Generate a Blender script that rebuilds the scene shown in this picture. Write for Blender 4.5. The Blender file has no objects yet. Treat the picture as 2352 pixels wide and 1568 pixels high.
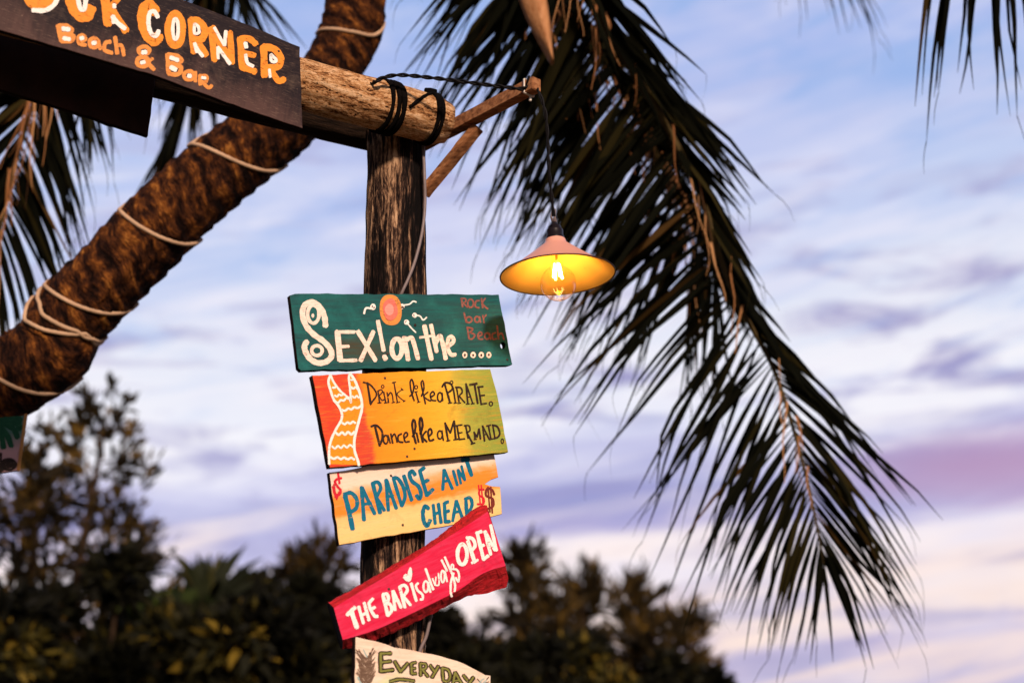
import bpy, bmesh, math, random
import numpy as np
from mathutils import Vector, Matrix, noise as mnoise

random.seed(7)
rng = np.random.default_rng(11)
SC = bpy.context.scene
COL = SC.collection
R = math.radians

# ------------------------------------------------------------------ camera
F = 3267.0            # focal length in reference pixels (picture 2352 x 1568)
CX, CY = 1176.0, 784.0
PITCH = R(18)
CAM = Vector((0, 0, 1.6))
FWD = Vector((0, math.cos(PITCH), math.sin(PITCH)))
UPV = Vector((0, -math.sin(PITCH), math.cos(PITCH)))
RGT = Vector((1, 0, 0))

cam_data = bpy.data.cameras.new("camera")
cam = bpy.data.objects.new("camera", cam_data)
COL.objects.link(cam)
cam.location = CAM
cam.rotation_euler = (math.pi / 2 + PITCH, 0, 0)
cam_data.sensor_width = 36
cam_data.lens = F / 2352 * 36
cam_data.clip_end = 2000
cam_data.dof.use_dof = True
cam_data.dof.focus_distance = 3.62
cam_data.dof.aperture_fstop = 1.8
SC.camera = cam

# ------------------------------------------------------------------ exposure, sun
SC.view_settings.view_transform = 'Standard'
SC.view_settings.look = 'None'
SC.view_settings.exposure = 0.0
SC.view_settings.gamma = 1.0
SC.view_settings.use_curve_mapping = False

SUN_DIR = Vector((0.24, -0.87, 0.42)).normalized()     # towards the sun
sun_data = bpy.data.lights.new("sun", 'SUN')
sun_data.energy = 5.0
sun_data.angle = R(6)
sun_data.color = (1.0, 0.77, 0.59)
sun = bpy.data.objects.new("sun", sun_data)
COL.objects.link(sun)
sun.rotation_euler = (-SUN_DIR).to_track_quat('-Z', 'Y').to_euler()


# ------------------------------------------------------------------ node helper
class NB:
    def __init__(self, tree):
        self.t = tree
        tree.nodes.clear()

    def n(self, typ, **kw):
        nd = self.t.nodes.new(typ)
        for k, v in kw.items():
            setattr(nd, k, v)
        return nd

    def lk(self, a, b):
        self.t.links.new(a, b)

    def put(self, sock, val):
        if hasattr(val, 'is_linked'):
            self.lk(val, sock)
        else:
            if sock.type == 'RGBA' and len(val) == 3:
                val = (*val, 1)
            sock.default_value = val

    def math(self, op, a, b=0.0, clamp=False):
        nd = self.n('ShaderNodeMath', operation=op, use_clamp=clamp)
        self.put(nd.inputs[0], a)
        self.put(nd.inputs[1], b)
        return nd.outputs[0]

    def mix(self, f, a, b, blend='MIX'):
        nd = self.n('ShaderNodeMix', data_type='RGBA', blend_type=blend)
        self.put(nd.inputs[0], f)
        self.put(nd.inputs[6], a)
        self.put(nd.inputs[7], b)
        return nd.outputs[2]

    def ramp(self, f, stops, interp='LINEAR'):
        nd = self.n('ShaderNodeValToRGB')
        nd.color_ramp.interpolation = interp
        el = nd.color_ramp.elements
        while len(el) < len(stops):
            el.new(0.5)
        for e, (p, c) in zip(el, stops):
            e.position = p
            if not hasattr(c, '__len__'):
                c = (c, c, c)
            e.color = (*c, 1)
        self.put(nd.inputs[0], f)
        return nd.outputs[0]

    def noise(self, vec, scale=5, detail=4, rough=0.55, dist=0.0):
        nd = self.n('ShaderNodeTexNoise')
        self.put(nd.inputs['Vector'], vec)
        nd.inputs['Scale'].default_value = scale
        nd.inputs['Detail'].default_value = detail
        nd.inputs['Roughness'].default_value = rough
        nd.inputs['Distortion'].default_value = dist
        return nd.outputs['Fac']

    def mapv(self, vec, scale=(1, 1, 1), rot=(0, 0, 0), loc=(0, 0, 0)):
        nd = self.n('ShaderNodeMapping')
        self.put(nd.inputs['Vector'], vec)
        nd.inputs['Scale'].default_value = scale
        nd.inputs['Rotation'].default_value = rot
        nd.inputs['Location'].default_value = loc
        return nd.outputs[0]

    def coord(self, which='Object'):
        return self.n('ShaderNodeTexCoord').outputs[which]

    def sep(self, v):
        nd = self.n('ShaderNodeSeparateXYZ')
        self.put(nd.inputs[0], v)
        return nd.outputs

    def comb(self, x, y, z):
        nd = self.n('ShaderNodeCombineXYZ')
        self.put(nd.inputs[0], x); self.put(nd.inputs[1], y); self.put(nd.inputs[2], z)
        return nd.outputs[0]

    def attr(self, name):
        return self.n('ShaderNodeAttribute', attribute_name=name).outputs['Fac']

    def bump(self, h, strength=0.4, dist=0.01):
        nd = self.n('ShaderNodeBump')
        nd.inputs['Strength'].default_value = strength
        nd.inputs['Distance'].default_value = dist
        self.put(nd.inputs['Height'], h)
        return nd.outputs[0]

    def out(self, color, rough=0.7, bump=None, spec=0.3, extra=None):
        p = self.n('ShaderNodeBsdfPrincipled')
        self.put(p.inputs['Base Color'], color)
        self.put(p.inputs['Roughness'], rough)
        p.inputs['Specular IOR Level'].default_value = spec
        if bump is not None:
            self.lk(bump, p.inputs['Normal'])
        for k, v in (extra or {}).items():
            self.put(p.inputs[k], v)
        o = self.n('ShaderNodeOutputMaterial')
        self.lk(p.outputs[0], o.inputs[0])
        return p


def material(name, fn):
    m = bpy.data.materials.new(name)
    m.use_nodes = True
    fn(NB(m.node_tree))
    return m


# ------------------------------------------------------------------ sky
world = bpy.data.worlds.new("World")
SC.world = world
world.use_nodes = True


def build_sky(b):
    d = b.coord('Generated')
    x, y, z = b.sep(d)
    sky = b.n('ShaderNodeTexSky')
    sky.sky_type = 'NISHITA'
    sky.sun_disc = False
    sky.sun_elevation = math.asin(SUN_DIR.z)
    sky.sun_rotation = math.atan2(SUN_DIR.x, SUN_DIR.y)
    # streaky cloud layers, stretched along the horizon and slightly tilted
    zt = b.math('SUBTRACT', z, b.math('MULTIPLY', x, 0.06))
    v1 = b.comb(b.math('MULTIPLY', x, 1.3), b.math('MULTIPLY', y, 1.3), b.math('MULTIPLY', zt, 7.0))
    n1 = b.noise(v1, 3.0, 6, 0.55, 0.5)
    n2 = b.noise(b.mapv(v1, loc=(3.1, 1.7, 5.2)), 5.5, 7, 0.58, 0.8)
    n3 = b.noise(b.mapv(d, scale=(1, 1, 2.4), loc=(7, 2, 1)), 4.2, 6, 0.55, 0.3)
    h = b.math('ADD', zt, b.math('MULTIPLY', b.math('SUBTRACT', n1, 0.5), 0.13))
    h = b.math('ADD', h, b.math('MULTIPLY', b.math('SUBTRACT', n2, 0.5), 0.05))
    col = b.ramp(h, [
        (0.00, (0.50, 0.38, 0.56)), (0.060, (0.46, 0.36, 0.60)), (0.09, (0.58, 0.46, 0.68)),
        (0.112, (1.05, 0.82, 0.73)), (0.15, (1.08, 0.94, 0.94)), (0.172, (0.48, 0.42, 0.72)),
        (0.20, (0.33, 0.32, 0.64)), (0.222, (0.62, 0.60, 0.86)), (0.25, (1.02, 0.99, 1.04)),
        (0.31, (0.88, 0.89, 1.0)), (0.375, (0.62, 0.70, 0.96)), (0.48, (0.40, 0.52, 0.92)),
        (0.62, (0.36, 0.52, 0.90)), (1.0, (0.24, 0.36, 0.70))])
    # soft lilac veil of high cloud, thin white streaks, grey-violet banks
    v4 = b.comb(b.math('MULTIPLY', x, 1.6), b.math('MULTIPLY', y, 1.6), b.math('MULTIPLY', b.math('SUBTRACT', z, b.math('MULTIPLY', x, 0.22)), 11.0))
    n4 = b.noise(b.mapv(v4, loc=(1.3, 4.1, 2.2)), 3.6, 8, 0.62, 0.9)
    veil = b.ramp(n3, [(0.44, 0.0), (0.66, 1.0)])
    col = b.mix(b.math('MULTIPLY', veil, 0.6), col, (0.78, 0.75, 0.97))
    dark = b.ramp(n2, [(0.34, 1.0), (0.50, 0.0)])
    low = b.ramp(z, [(0.07, 0.75), (0.16, 0.55), (0.27, 1.0), (0.37, 0.85), (0.48, 0.0)])
    col = b.mix(b.math('MULTIPLY', b.math('MULTIPLY', dark, low), 0.95), col, (0.36, 0.32, 0.60))
    streak = b.ramp(n4, [(0.50, 0.0), (0.66, 1.0)])
    up = b.ramp(z, [(0.05, 0.6), (0.17, 0.75), (0.20, 0.3), (0.30, 0.7), (0.42, 0.5), (0.55, 0.15)])
    warm = b.ramp(z, [(0.12, (1.1, 0.84, 0.74)), (0.24, (1.05, 0.98, 1.02)), (0.45, (0.95, 0.92, 1.05))])
    col = b.mix(b.math('MULTIPLY', streak, up), col, warm)
    blue = b.ramp(n4, [(0.33, 1.0), (0.46, 0.0)])
    bz = b.ramp(z, [(0.22, 0.0), (0.34, 0.55), (0.50, 0.8)])
    col = b.mix(b.math('MULTIPLY', blue, bz), col, (0.33, 0.50, 0.90))
    # pink-lit cloud low on the right
    dx = b.math('MULTIPLY', b.math('SUBTRACT', x, 0.33), 8.0)
    dz = b.math('MULTIPLY', b.math('SUBTRACT', z, 0.215), 34.0)
    r2 = b.math('ADD', b.math('MULTIPLY', dx, dx), b.math('MULTIPLY', dz, dz))
    pk = b.math('SUBTRACT', 1.0, b.math('MULTIPLY', r2, b.math('ADD', b.math('MULTIPLY', n4, 1.6), 0.2)), clamp=True)
    col = b.mix(b.math('MULTIPLY', pk, 0.75), col, (0.56, 0.30, 0.50))
    # sky overhead and behind the camera dimmed to weaken fill and deepen contrast
    ahead = b.ramp(b.math('ADD', b.math('MULTIPLY', y, 0.5), 0.5), [(0.45, 0.34), (0.80, 1.0)])
    zen = b.ramp(z, [(0.58, 1.0), (0.85, 0.45)])
    col = b.mix(1.0, col, b.mix(1.0, ahead, zen, 'MULTIPLY'), 'MULTIPLY')
    # the clear-air sky shines through the cloud cover
    lit = b.mix(1.0, col, (10.0, 10.0, 10.0), 'MULTIPLY')
    lit = b.mix(0.12, lit, sky.outputs[0])
    bg = b.n('ShaderNodeBackground')
    bg.inputs['Strength'].default_value = 0.1
    b.lk(lit, bg.inputs['Color'])
    o = b.n('ShaderNodeOutputWorld')
    b.lk(bg.outputs[0], o.inputs[0])


build_sky(NB(world.node_tree))


# ------------------------------------------------------------------ geometry helpers
def ray(u, v):
    return FWD + RGT * ((u - CX) / F) + UPV * ((CY - v) / F)


def P(u, v, d):
    return CAM + ray(u, v) * d


def on_plane(u, v, p0, n):
    r = ray(u, v)
    return CAM + r * ((p0 - CAM).dot(n) / r.dot(n))


def cr(pts, per=8):
    """Catmull-Rom through a list of tuples or vectors"""
    pts = [np.array(p, float) for p in pts]
    if len(pts) < 3:
        return [pts[0] + (pts[-1] - pts[0]) * (i / per) for i in range(per + 1)]
    out = []
    for i in range(len(pts) - 1):
        p0 = pts[max(i - 1, 0)]; p1 = pts[i]; p2 = pts[i + 1]; p3 = pts[min(i + 2, len(pts) - 1)]
        for k in range(per):
            t = k / per
            out.append(0.5 * ((2 * p1) + (-p0 + p2) * t + (2 * p0 - 5 * p1 + 4 * p2 - p3) * t * t
                              + (-p0 + 3 * p1 - 3 * p2 + p3) * t ** 3))
    out.append(pts[-1])
    return out


def link(name, me, mat, parent=None, smooth=False):
    ob = bpy.data.objects.new(name, me)
    COL.objects.link(ob)
    if mat:
        me.materials.append(mat)
    if smooth:
        me.polygons.foreach_set('use_smooth', [True] * len(me.polygons))
    if parent:
        ob.parent = parent
    return ob


def mesh(name, verts, faces):
    me = bpy.data.meshes.new(name)
    me.from_pydata([tuple(v) for v in verts], [], faces)
    me.update()
    return me


def thing(name, label, cat, loc=(0, 0, 0), group=None):
    o = bpy.data.objects.new(name, None)
    o.empty_display_size = 0.1
    COL.objects.link(o)
    o.location = loc
    bpy.context.view_layer.update()
    tag(o, label, cat, group)
    return o


def tag(o, label, cat, group=None):
    o['label'] = label
    o['category'] = cat
    if group:
        o['group'] = group


def child(name, me, mat, parent, smooth=False):
    """mesh given in world space, parented without moving"""
    ob = link(name, me, mat, None, smooth)
    ob.parent = parent
    bpy.context.view_layer.update()
    ob.matrix_parent_inverse = parent.matrix_world.inverted()
    return ob


def tube(pts, rad, seg=16, disp=None, caps=True, uv=False, ref=None):
    """swept tube along world points; rad float or function(t); disp(ang, s, t) scales the radius"""
    pts = [Vector(p) for p in pts]
    n = len(pts)
    verts, faces, uvs = [], [], []
    s = 0.0
    refv = Vector(ref) if ref else Vector((0.31, -0.85, 0.42))
    x0 = None
    for i, p in enumerate(pts):
        a = pts[max(i - 1, 0)]; c = pts[min(i + 1, n - 1)]
        T = (c - a).normalized()
        if i:
            s += (p - pts[i - 1]).length
        X = refv if x0 is None else x0
        X = (X - T * X.dot(T)).normalized()
        x0 = X
        Y = T.cross(X)
        t = i / (n - 1)
        r = rad(t) if callable(rad) else rad
        for k in range(seg):
            an = 2 * math.pi * k / seg
            rr = r * (disp(an, s, t) if disp else 1.0)
            verts.append(p + (X * math.cos(an) + Y * math.sin(an)) * rr)
            uvs.append((k / seg, s))
    for i in range(n - 1):
        for k in range(seg):
            k2 = (k + 1) % seg
            faces.append((i * seg + k, i * seg + k2, (i + 1) * seg + k2, (i + 1) * seg + k))
    if caps:
        faces.append(tuple(reversed(range(seg))))
        faces.append(tuple((n - 1) * seg + k for k in range(seg)))
    me = mesh('tube', verts, faces)
    if uv:
        at = me.attributes.new('along', 'FLOAT', 'POINT')
        at.data.foreach_set('value', [q[1] for q in uvs])
        for nm, f in (('cu', math.cos), ('su', math.sin)):
            at = me.attributes.new(nm, 'FLOAT', 'POINT')
            at.data.foreach_set('value', [f(2 * math.pi * q[0]) for q in uvs])
    return me


def bar(a, b, w, h, up=(0, 0, 1), bev=0.002, jit=0.0):
    """rectangular timber from a to b, centred on that line"""
    a, b = Vector(a), Vector(b)
    T = (b - a).normalized()
    U = Vector(up); U = (U - T * U.dot(T)).normalized()
    S = T.cross(U)
    bm = bmesh.new()
    rows = 10
    L = (b - a).length
    rings = []
    for i in range(rows + 1):
        p = a + T * (L * i / rows)
        rings.append([bm.verts.new(p + S * (sx * w / 2 + random.uniform(-jit, jit)) + U * (sy * h / 2 + random.uniform(-jit, jit)))
                      for sx, sy in ((-1, -1), (1, -1), (1, 1), (-1, 1))])
    for i in range(rows):
        for k in range(4):
            bm.faces.new((rings[i][k], rings[i][(k + 1) % 4], rings[i + 1][(k + 1) % 4], rings[i + 1][k]))
    bm.faces.new(list(reversed(rings[0])))
    bm.faces.new(rings[-1])
    bmesh.ops.recalc_face_normals(bm, faces=bm.faces)
    ed = [e for e in bm.edges if e.is_manifold and e.calc_face_angle(0) > 0.8]
    bmesh.ops.bevel(bm, geom=ed, offset=bev, segments=2, affect='EDGES')
    me = bpy.data.meshes.new('bar')
    bm.to_mesh(me); bm.free()
    return me


def lathe(profile, seg=64):
    verts, faces = [], []
    n = len(profile)
    for r, z in profile:
        for k in range(seg):
            a = 2 * math.pi * k / seg
            verts.append((r * math.cos(a), r * math.sin(a), z))
    for i in range(n - 1):
        for k in range(seg):
            k2 = (k + 1) % seg
            faces.append((i * seg + k, i * seg + k2, (i + 1) * seg + k2, (i + 1) * seg + k))
    return mesh('lathe', verts, faces)


def join_meshes(meshes):
    bm = bmesh.new()
    for m in meshes:
        bm.from_mesh(m)
    me = bpy.data.meshes.new('joined')
    bm.to_mesh(me); bm.free()
    return me


# ------------------------------------------------------------------ materials
def tube_vec(b, ku=1.0, kv=1.0):
    return b.comb(b.math('MULTIPLY', b.attr('cu'), ku), b.math('MULTIPLY', b.attr('su'), ku),
                  b.math('MULTIPLY', b.attr('along'), kv))


def m_post(b):
    broad = b.noise(tube_vec(b, 1.0, 0.55), 2.3, 4, 0.6, 0.5)
    mid = b.noise(tube_vec(b, 3.0, 5.0), 1.8, 6, 0.74, 0.9)
    fine = b.noise(tube_vec(b, 8.0, 15.0), 2.2, 6, 0.75, 0.8)
    f = b.math('ADD', b.math('MULTIPLY', broad, 1.1), b.math('MULTIPLY', mid, 0.95))
    f = b.math('ADD', f, b.math('MULTIPLY', fine, 0.55))
    f = b.math('SUBTRACT', f, 0.84)
    c = b.ramp(f, [(0.38, (0.005, 0.004, 0.004)), (0.47, (0.022, 0.013, 0.011)), (0.53, (0.10, 0.055, 0.036)),
                   (0.60, (0.27, 0.155, 0.090)), (0.74, (0.60, 0.39, 0.24))])
    crack = b.ramp(fine, [(0.34, 1.0), (0.42, 0.0)])
    c = b.mix(crack, c, (0.008, 0.005, 0.004))
    b.out(c, 0.85, b.bump(f, 0.7, 0.007), 0.05)


def m_log(b):
    broad = b.noise(tube_vec(b, 1.2, 2.4), 2.2, 5, 0.62, 0.5)
    fine = b.noise(tube_vec(b, 5.0, 24.0), 2.0, 7, 0.80, 1.0)
    chip = b.noise(tube_vec(b, 6.0, 40.0), 2.0, 5, 0.75, 1.4)
    f = b.math('ADD', b.math('MULTIPLY', broad, 0.7), b.math('MULTIPLY', fine, 1.35))
    f = b.math('SUBTRACT', f, 0.48)
    c = b.ramp(f, [(0.34, (0.006, 0.004, 0.003)), (0.415, (0.06, 0.022, 0.009)), (0.46, (0.30, 0.12, 0.045)),
                   (0.55, (0.52, 0.27, 0.115)), (0.72, (0.74, 0.49, 0.30))])
    crack = b.ramp(chip, [(0.36, 1.0), (0.43, 0.0)])
    c = b.mix(crack, c, (0.010, 0.006, 0.004))
    b.out(c, 0.85, b.bump(b.math('SUBTRACT', f, crack), 0.6, 0.006), 0.05)


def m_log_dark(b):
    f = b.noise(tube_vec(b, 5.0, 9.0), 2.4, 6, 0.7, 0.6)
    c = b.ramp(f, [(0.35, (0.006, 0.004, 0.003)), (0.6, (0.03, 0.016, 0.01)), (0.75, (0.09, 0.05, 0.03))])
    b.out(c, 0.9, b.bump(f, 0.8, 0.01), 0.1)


def m_timber(b):
    v = b.coord('Object')
    g = b.noise(b.mapv(v, scale=(8, 60, 60), rot=(0, 0, R(49))), 1.5, 5, 0.6, 0.4)
    sp = b.noise(v, 60, 4, 0.6)
    c = b.ramp(g, [(0.3, (0.10, 0.035, 0.014)), (0.5, (0.27, 0.11, 0.045)), (0.7, (0.40, 0.19, 0.085))])
    c = b.mix(b.ramp(sp, [(0.60, 0.0), (0.70, 0.6)]), c, (0.06, 0.025, 0.012))
    b.out(c, 0.8, b.bump(g, 0.4, 0.004), 0.2)


def m_trunk(b):
    al = b.attr('along')
    warp = b.noise(tube_vec(b, 0.9, 2.2), 1.4, 3, 0.5, 0.2)
    cu = b.attr('cu'); su = b.attr('su')
    ph = b.math('ADD', al, b.math('MULTIPLY', warp, 0.07))
    ph = b.math('ADD', ph, b.math('MULTIPLY', su, 0.05))
    ring = b.math('MULTIPLY', b.math('ADD', b.math('SINE', b.math('MULTIPLY', ph, 92.0)), 1.0), 0.5)
    fib = b.noise(b.comb(b.math('MULTIPLY', cu, 0.75), b.math('MULTIPLY', su, 0.75), b.math('MULTIPLY', ph, 17.0)), 2.0, 6, 0.62, 0.12)
    pat = b.noise(tube_vec(b, 1.8, 9.0), 1.5, 5, 0.62, 0.2)
    f = b.math('ADD', b.math('MULTIPLY', ring, 0.15), b.math('MULTIPLY', fib, 1.05))
    f = b.math('ADD', f, b.math('MULTIPLY', pat, 0.50))
    f = b.math('SUBTRACT', f, 0.345)
    fibre = b.noise(b.comb(b.math('MULTIPLY', cu, 2.0), b.math('MULTIPLY', su, 2.0), b.math('MULTIPLY', ph, 60.0)), 2.0, 4, 0.7, 0.3)
    f = b.math('ADD', f, b.math('MULTIPLY', b.math('SUBTRACT', fibre, 0.5), 0.65))
    c = b.ramp(f, [(0.34, (0.006, 0.002, 0.0015)), (0.46, (0.030, 0.010, 0.005)), (0.58, (0.085, 0.027, 0.008)),
                   (0.70, (0.23, 0.076, 0.015)), (0.84, (0.42, 0.18, 0.04))])
    b.out(c, 0.85, b.bump(f, 1.0, 0.025), 0.08)


def m_paint_board(stops_fn, wear=(0.03, 0.03, 0.03), grain=1.0, rough=0.6):
    def f(b):
        v = b.coord('Object')
        x, y, z = b.sep(v)
        streak = b.noise(b.mapv(v, scale=(5, 55, 20)), 2.0, 6, 0.65, 0.4)
        fine = b.noise(b.mapv(v, scale=(40, 420, 100)), 1.0, 4, 0.7, 0.2)
        cloud = b.noise(v, 9, 5, 0.6, 0.6)
        c = stops_fn(b, x, y, streak, cloud, fine)
        c = b.mix(b.ramp(fine, [(0.56, 0.0), (0.72, 0.85 * grain)]), c, wear)
        dirt = b.noise(v, 14, 6, 0.7, 0.8)
        c = b.mix(b.ramp(dirt, [(0.56, 0.0), (0.78, 0.45)]), c, tuple(0.5 * w for w in wear))
        spk = b.noise(v, 130, 2, 0.5)
        c = b.mix(b.ramp(spk, [(0.73, 0.0), (0.76, 0.7)]), c, wear)
        h = b.math('ADD', b.math('MULTIPLY', fine, 0.7), streak)
        b.out(c, rough, b.bump(h, 0.25, 0.003), 0.15)
    return f


def m_brush(col, col2=None, var=0.5, gaps=0.9):
    """hand-brushed paint: streaky, thinner in places, breaking over the grain"""
    col2 = col2 or tuple(c * 0.72 for c in col)

    def f(b):
        v = b.coord('Object')
        s = b.noise(b.mapv(v, scale=(30, 120, 30), rot=(0, 0, R(25))), 2.0, 5, 0.6, 0.6)
        s2 = b.noise(v, 40, 4, 0.6, 0.5)
        s3 = b.noise(b.mapv(v, scale=(60, 330, 60), rot=(0, 0, R(8))), 1.0, 5, 0.72, 0.5)
        c = b.mix(b.ramp(s, [(0.45, 0.0), (0.70, var)]), col, col2)
        c = b.mix(b.ramp(s2, [(0.55, 0.0), (0.72, var * 0.7)]), c, col2)
        p = b.out(c, 0.55, b.bump(s, 0.3, 0.002), 0.2)
        g = b.math('ADD', b.math('MULTIPLY', s3, 0.75), b.math('MULTIPLY', s2, 0.35))
        gap = b.ramp(g, [(0.635, 0.0), (0.70, gaps)])
        b.lk(b.math('SUBTRACT', 1.0, gap), p.inputs['Alpha'])
    return f


def m_flat(col, rough=0.6, spec=0.3, var=0.25, scale=25):
    def f(b):
        s = b.noise(b.coord('Object'), scale, 4, 0.6, 0.3)
        c = b.mix(b.ramp(s, [(0.3, 0.0), (0.7, 1.0)]), col, tuple(x * (1 - var) for x in col))
        b.out(c, rough, b.bump(s, 0.15, 0.003), spec)
    return f


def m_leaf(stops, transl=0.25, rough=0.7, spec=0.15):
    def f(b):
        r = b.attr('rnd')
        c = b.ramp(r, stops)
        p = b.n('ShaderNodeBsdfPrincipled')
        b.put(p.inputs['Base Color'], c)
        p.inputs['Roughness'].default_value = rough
        p.inputs['Specular IOR Level'].default_value = spec
        tr = b.n('ShaderNodeBsdfTranslucent')
        b.put(tr.inputs['Color'], c)
        mx = b.n('ShaderNodeMixShader')
        mx.inputs[0].default_value = transl
        b.lk(p.outputs[0], mx.inputs[1]); b.lk(tr.outputs[0], mx.inputs[2])
        o = b.n('ShaderNodeOutputMaterial')
        b.lk(mx.outputs[0], o.inputs[0])
    return f


def m_ground(b):
    v = b.coord('Object')
    n = b.noise(v, 0.35, 6, 0.6)
    n2 = b.noise(v, 9, 5, 0.65)
    c = b.ramp(n, [(0.35, (0.03, 0.032, 0.012)), (0.55, (0.085, 0.065, 0.04)), (0.75, (0.13, 0.10, 0.065))])
    c = b.mix(b.math('MULTIPLY', n2, 0.5), c, (0.05, 0.04, 0.022))
    b.out(c, 0.95, b.bump(n2, 0.5, 0.03), 0.1)


M = {
    'post': material('weathered_post_wood', m_post),
    'log': material('peeling_log_wood', m_log),
    'log_dark': material('dark_log_wood', m_log_dark),
    'timber': material('sawn_timber', m_timber),
    'trunk': material('palm_trunk_bark', m_trunk),
    'rope': material('black_rope', m_flat((0.005, 0.004, 0.004), 0.95, 0.02)),
    'cord': material('pale_cord', m_flat((0.56, 0.36, 0.23), 0.8, 0.2, 0.35, 14)),
    'wire': material('black_wire', m_flat((0.005, 0.004, 0.005), 0.6, 0.12)),
    'grey_wire': material('grey_cable', m_flat((0.20, 0.15, 0.15), 0.5, 0.4)),
    'plastic': material('clear_plastic_tie', m_flat((0.75, 0.66, 0.58), 0.4, 0.5)),
    'socket': material('black_socket', m_flat((0.010, 0.006, 0.007), 0.35, 0.25)),
    'ground': material('sandy_ground', m_ground),
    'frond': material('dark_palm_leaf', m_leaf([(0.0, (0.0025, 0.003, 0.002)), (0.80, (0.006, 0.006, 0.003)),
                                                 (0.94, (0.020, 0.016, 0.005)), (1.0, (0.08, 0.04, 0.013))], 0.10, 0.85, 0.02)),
    'dry': material('dry_palm_leaf', m_leaf([(0.0, (0.10, 0.035, 0.012)), (0.5, (0.32, 0.13, 0.045)),
                                             (1.0, (0.55, 0.28, 0.12))], 0.25)),
    'rachis': material('palm_midrib', m_flat((0.085, 0.055, 0.016), 0.7, 0.2, 0.5)),
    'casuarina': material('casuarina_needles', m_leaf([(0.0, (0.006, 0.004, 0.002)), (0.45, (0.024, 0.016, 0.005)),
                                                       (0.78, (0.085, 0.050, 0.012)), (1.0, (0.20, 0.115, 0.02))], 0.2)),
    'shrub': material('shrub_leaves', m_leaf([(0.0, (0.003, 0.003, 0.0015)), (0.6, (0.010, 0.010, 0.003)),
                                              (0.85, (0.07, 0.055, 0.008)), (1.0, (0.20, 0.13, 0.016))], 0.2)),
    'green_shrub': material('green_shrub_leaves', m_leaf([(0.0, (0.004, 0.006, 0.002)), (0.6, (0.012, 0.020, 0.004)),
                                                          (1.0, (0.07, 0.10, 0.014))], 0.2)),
    'board_edge': material('shaded_board_edge', m_flat((0.020, 0.010, 0.008), 0.9, 0.05, 0.5, 60)),  # dark brown sides taken to near black, shade put into the colour
    'spiky': material('dark_spiky_leaf', m_leaf([(0.0, (0.006, 0.008, 0.004)), (0.8, (0.016, 0.020, 0.007)), (1.0, (0.05, 0.045, 0.012))], 0.1)),
    'bark': material('tree_bark', m_flat((0.06, 0.035, 0.02), 0.9, 0.1, 0.6)),
}

# ------------------------------------------------------------------ ground
N = 60
gv, gf = [], []
for j in range(N + 1):
    for i in range(N + 1):
        a = (i / N * 2 - 1); c = (j / N * 2 - 1)
        x = math.copysign(abs(a) ** 2.2, a) * 700; y = math.copysign(abs(c) ** 2.2, c) * 700
        gv.append((x, y, 0.06 * mnoise.noise(Vector((x * 0.3, y * 0.3, 0)))))
for j in range(N):
    for i in range(N):
        gf.append((j * (N + 1) + i, j * (N + 1) + i + 1, (j + 1) * (N + 1) + i + 1, (j + 1) * (N + 1) + i))
g = link('ground', mesh('ground', gv, gf), M['ground'], None, True)
g['kind'] = 'structure'

# ------------------------------------------------------------------ post and beams
POST = Vector((-0.317, 3.515, 0))
POST_R = 0.079


def post_disp(an, s, t):
    x, y = math.cos(an), math.sin(an)
    d = 0.10 * mnoise.noise(Vector((x * 1.2, y * 1.2, s * 1.3)))
    g = mnoise.noise(Vector((x * 4.5 + 3, y * 4.5, s * 1.3)))
    d -= 0.20 * max(0, g - 0.10)
    d += 0.045 * mnoise.noise(Vector((x * 11, y * 11, s * 7)))
    d += 0.03 * mnoise.noise(Vector((x * 4, y * 4, s * 19)))
    return 1 + d


pp = [(-0.245 + (-0.319 + 0.245) * k / 220, 3.50 + 0.015 * k / 220, -0.2 + 3.56 * k / 220) for k in range(221)]
me = tube(pp, POST_R, 110, post_disp, True, True)
o = link('post', me, M['post'], None, True)
tag(o, 'weathered upright log post with flaking dark bark carrying the painted boards', 'post')

BA = R(31)                                    # heading of the beams and boards
BDIR = Vector((math.cos(BA), math.sin(BA), 0))
BN = Vector((math.sin(BA), -math.cos(BA), 0))  # towards the viewer's side
LOG_END = P(1024, 283, 3.80)
LOG_L = 2.3


def log_disp(an, s, t):
    x, y = math.cos(an), math.sin(an)
    d = 0.07 * mnoise.noise(Vector((x * 1.1 + 5, y * 1.1, s * 1.6)))
    d += 0.05 * mnoise.noise(Vector((x * 3.5, y * 3.5, s * 7)))
    d += 0.03 * mnoise.noise(Vector((x * 9, y * 9, s * 16)))
    if t > 0.985:
        d -= (t - 0.985) / 0.015 * 0.16
    return 1 + d


LOG_R = 0.064
axis = [LOG_END - BDIR * (LOG_L * (1 - k / 160)) for k in range(161)]
o = link('log_beam', tube(axis, LOG_R, 72, log_disp, True, True), M['log'], None, True)
tag(o, 'pale peeling log beam lashed across the front of the post top', 'beam')

REAR_END = P(955, 322, 4.02)
axis2 = [REAR_END - BDIR * (2.3 * (1 - k / 120)) for k in range(121)]
o = link('log_beam', tube(axis2, 0.062, 48, lambda a, s, t: log_disp(a, s + 9, t * 0.98), True, True), M['log_dark'], None, True)
tag(o, 'dark shaded log beam behind the post under the pale log', 'beam')


def loops(axis_end, dist_list, r, thick, tilt=0.0):
    ms = []
    for dd, tl in dist_list:
        c = axis_end - BDIR * dd
        Z = Vector((0, 0, 1))
        pts = []
        for k in range(33):
            a = 2 * math.pi * k / 32
            rr = r + thick * 0.6 + 0.0015 * math.sin(3 * a)
            pts.append(c + (BN * math.cos(a) + Z * math.sin(a)) * rr + BDIR * (tl * math.cos(a + 0.6)))
        ms.append(tube(pts, thick, 10, lambda an, s, t: 1 + 0.16 * math.sin(s * 900 + an * 2), False))
    return ms


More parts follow.
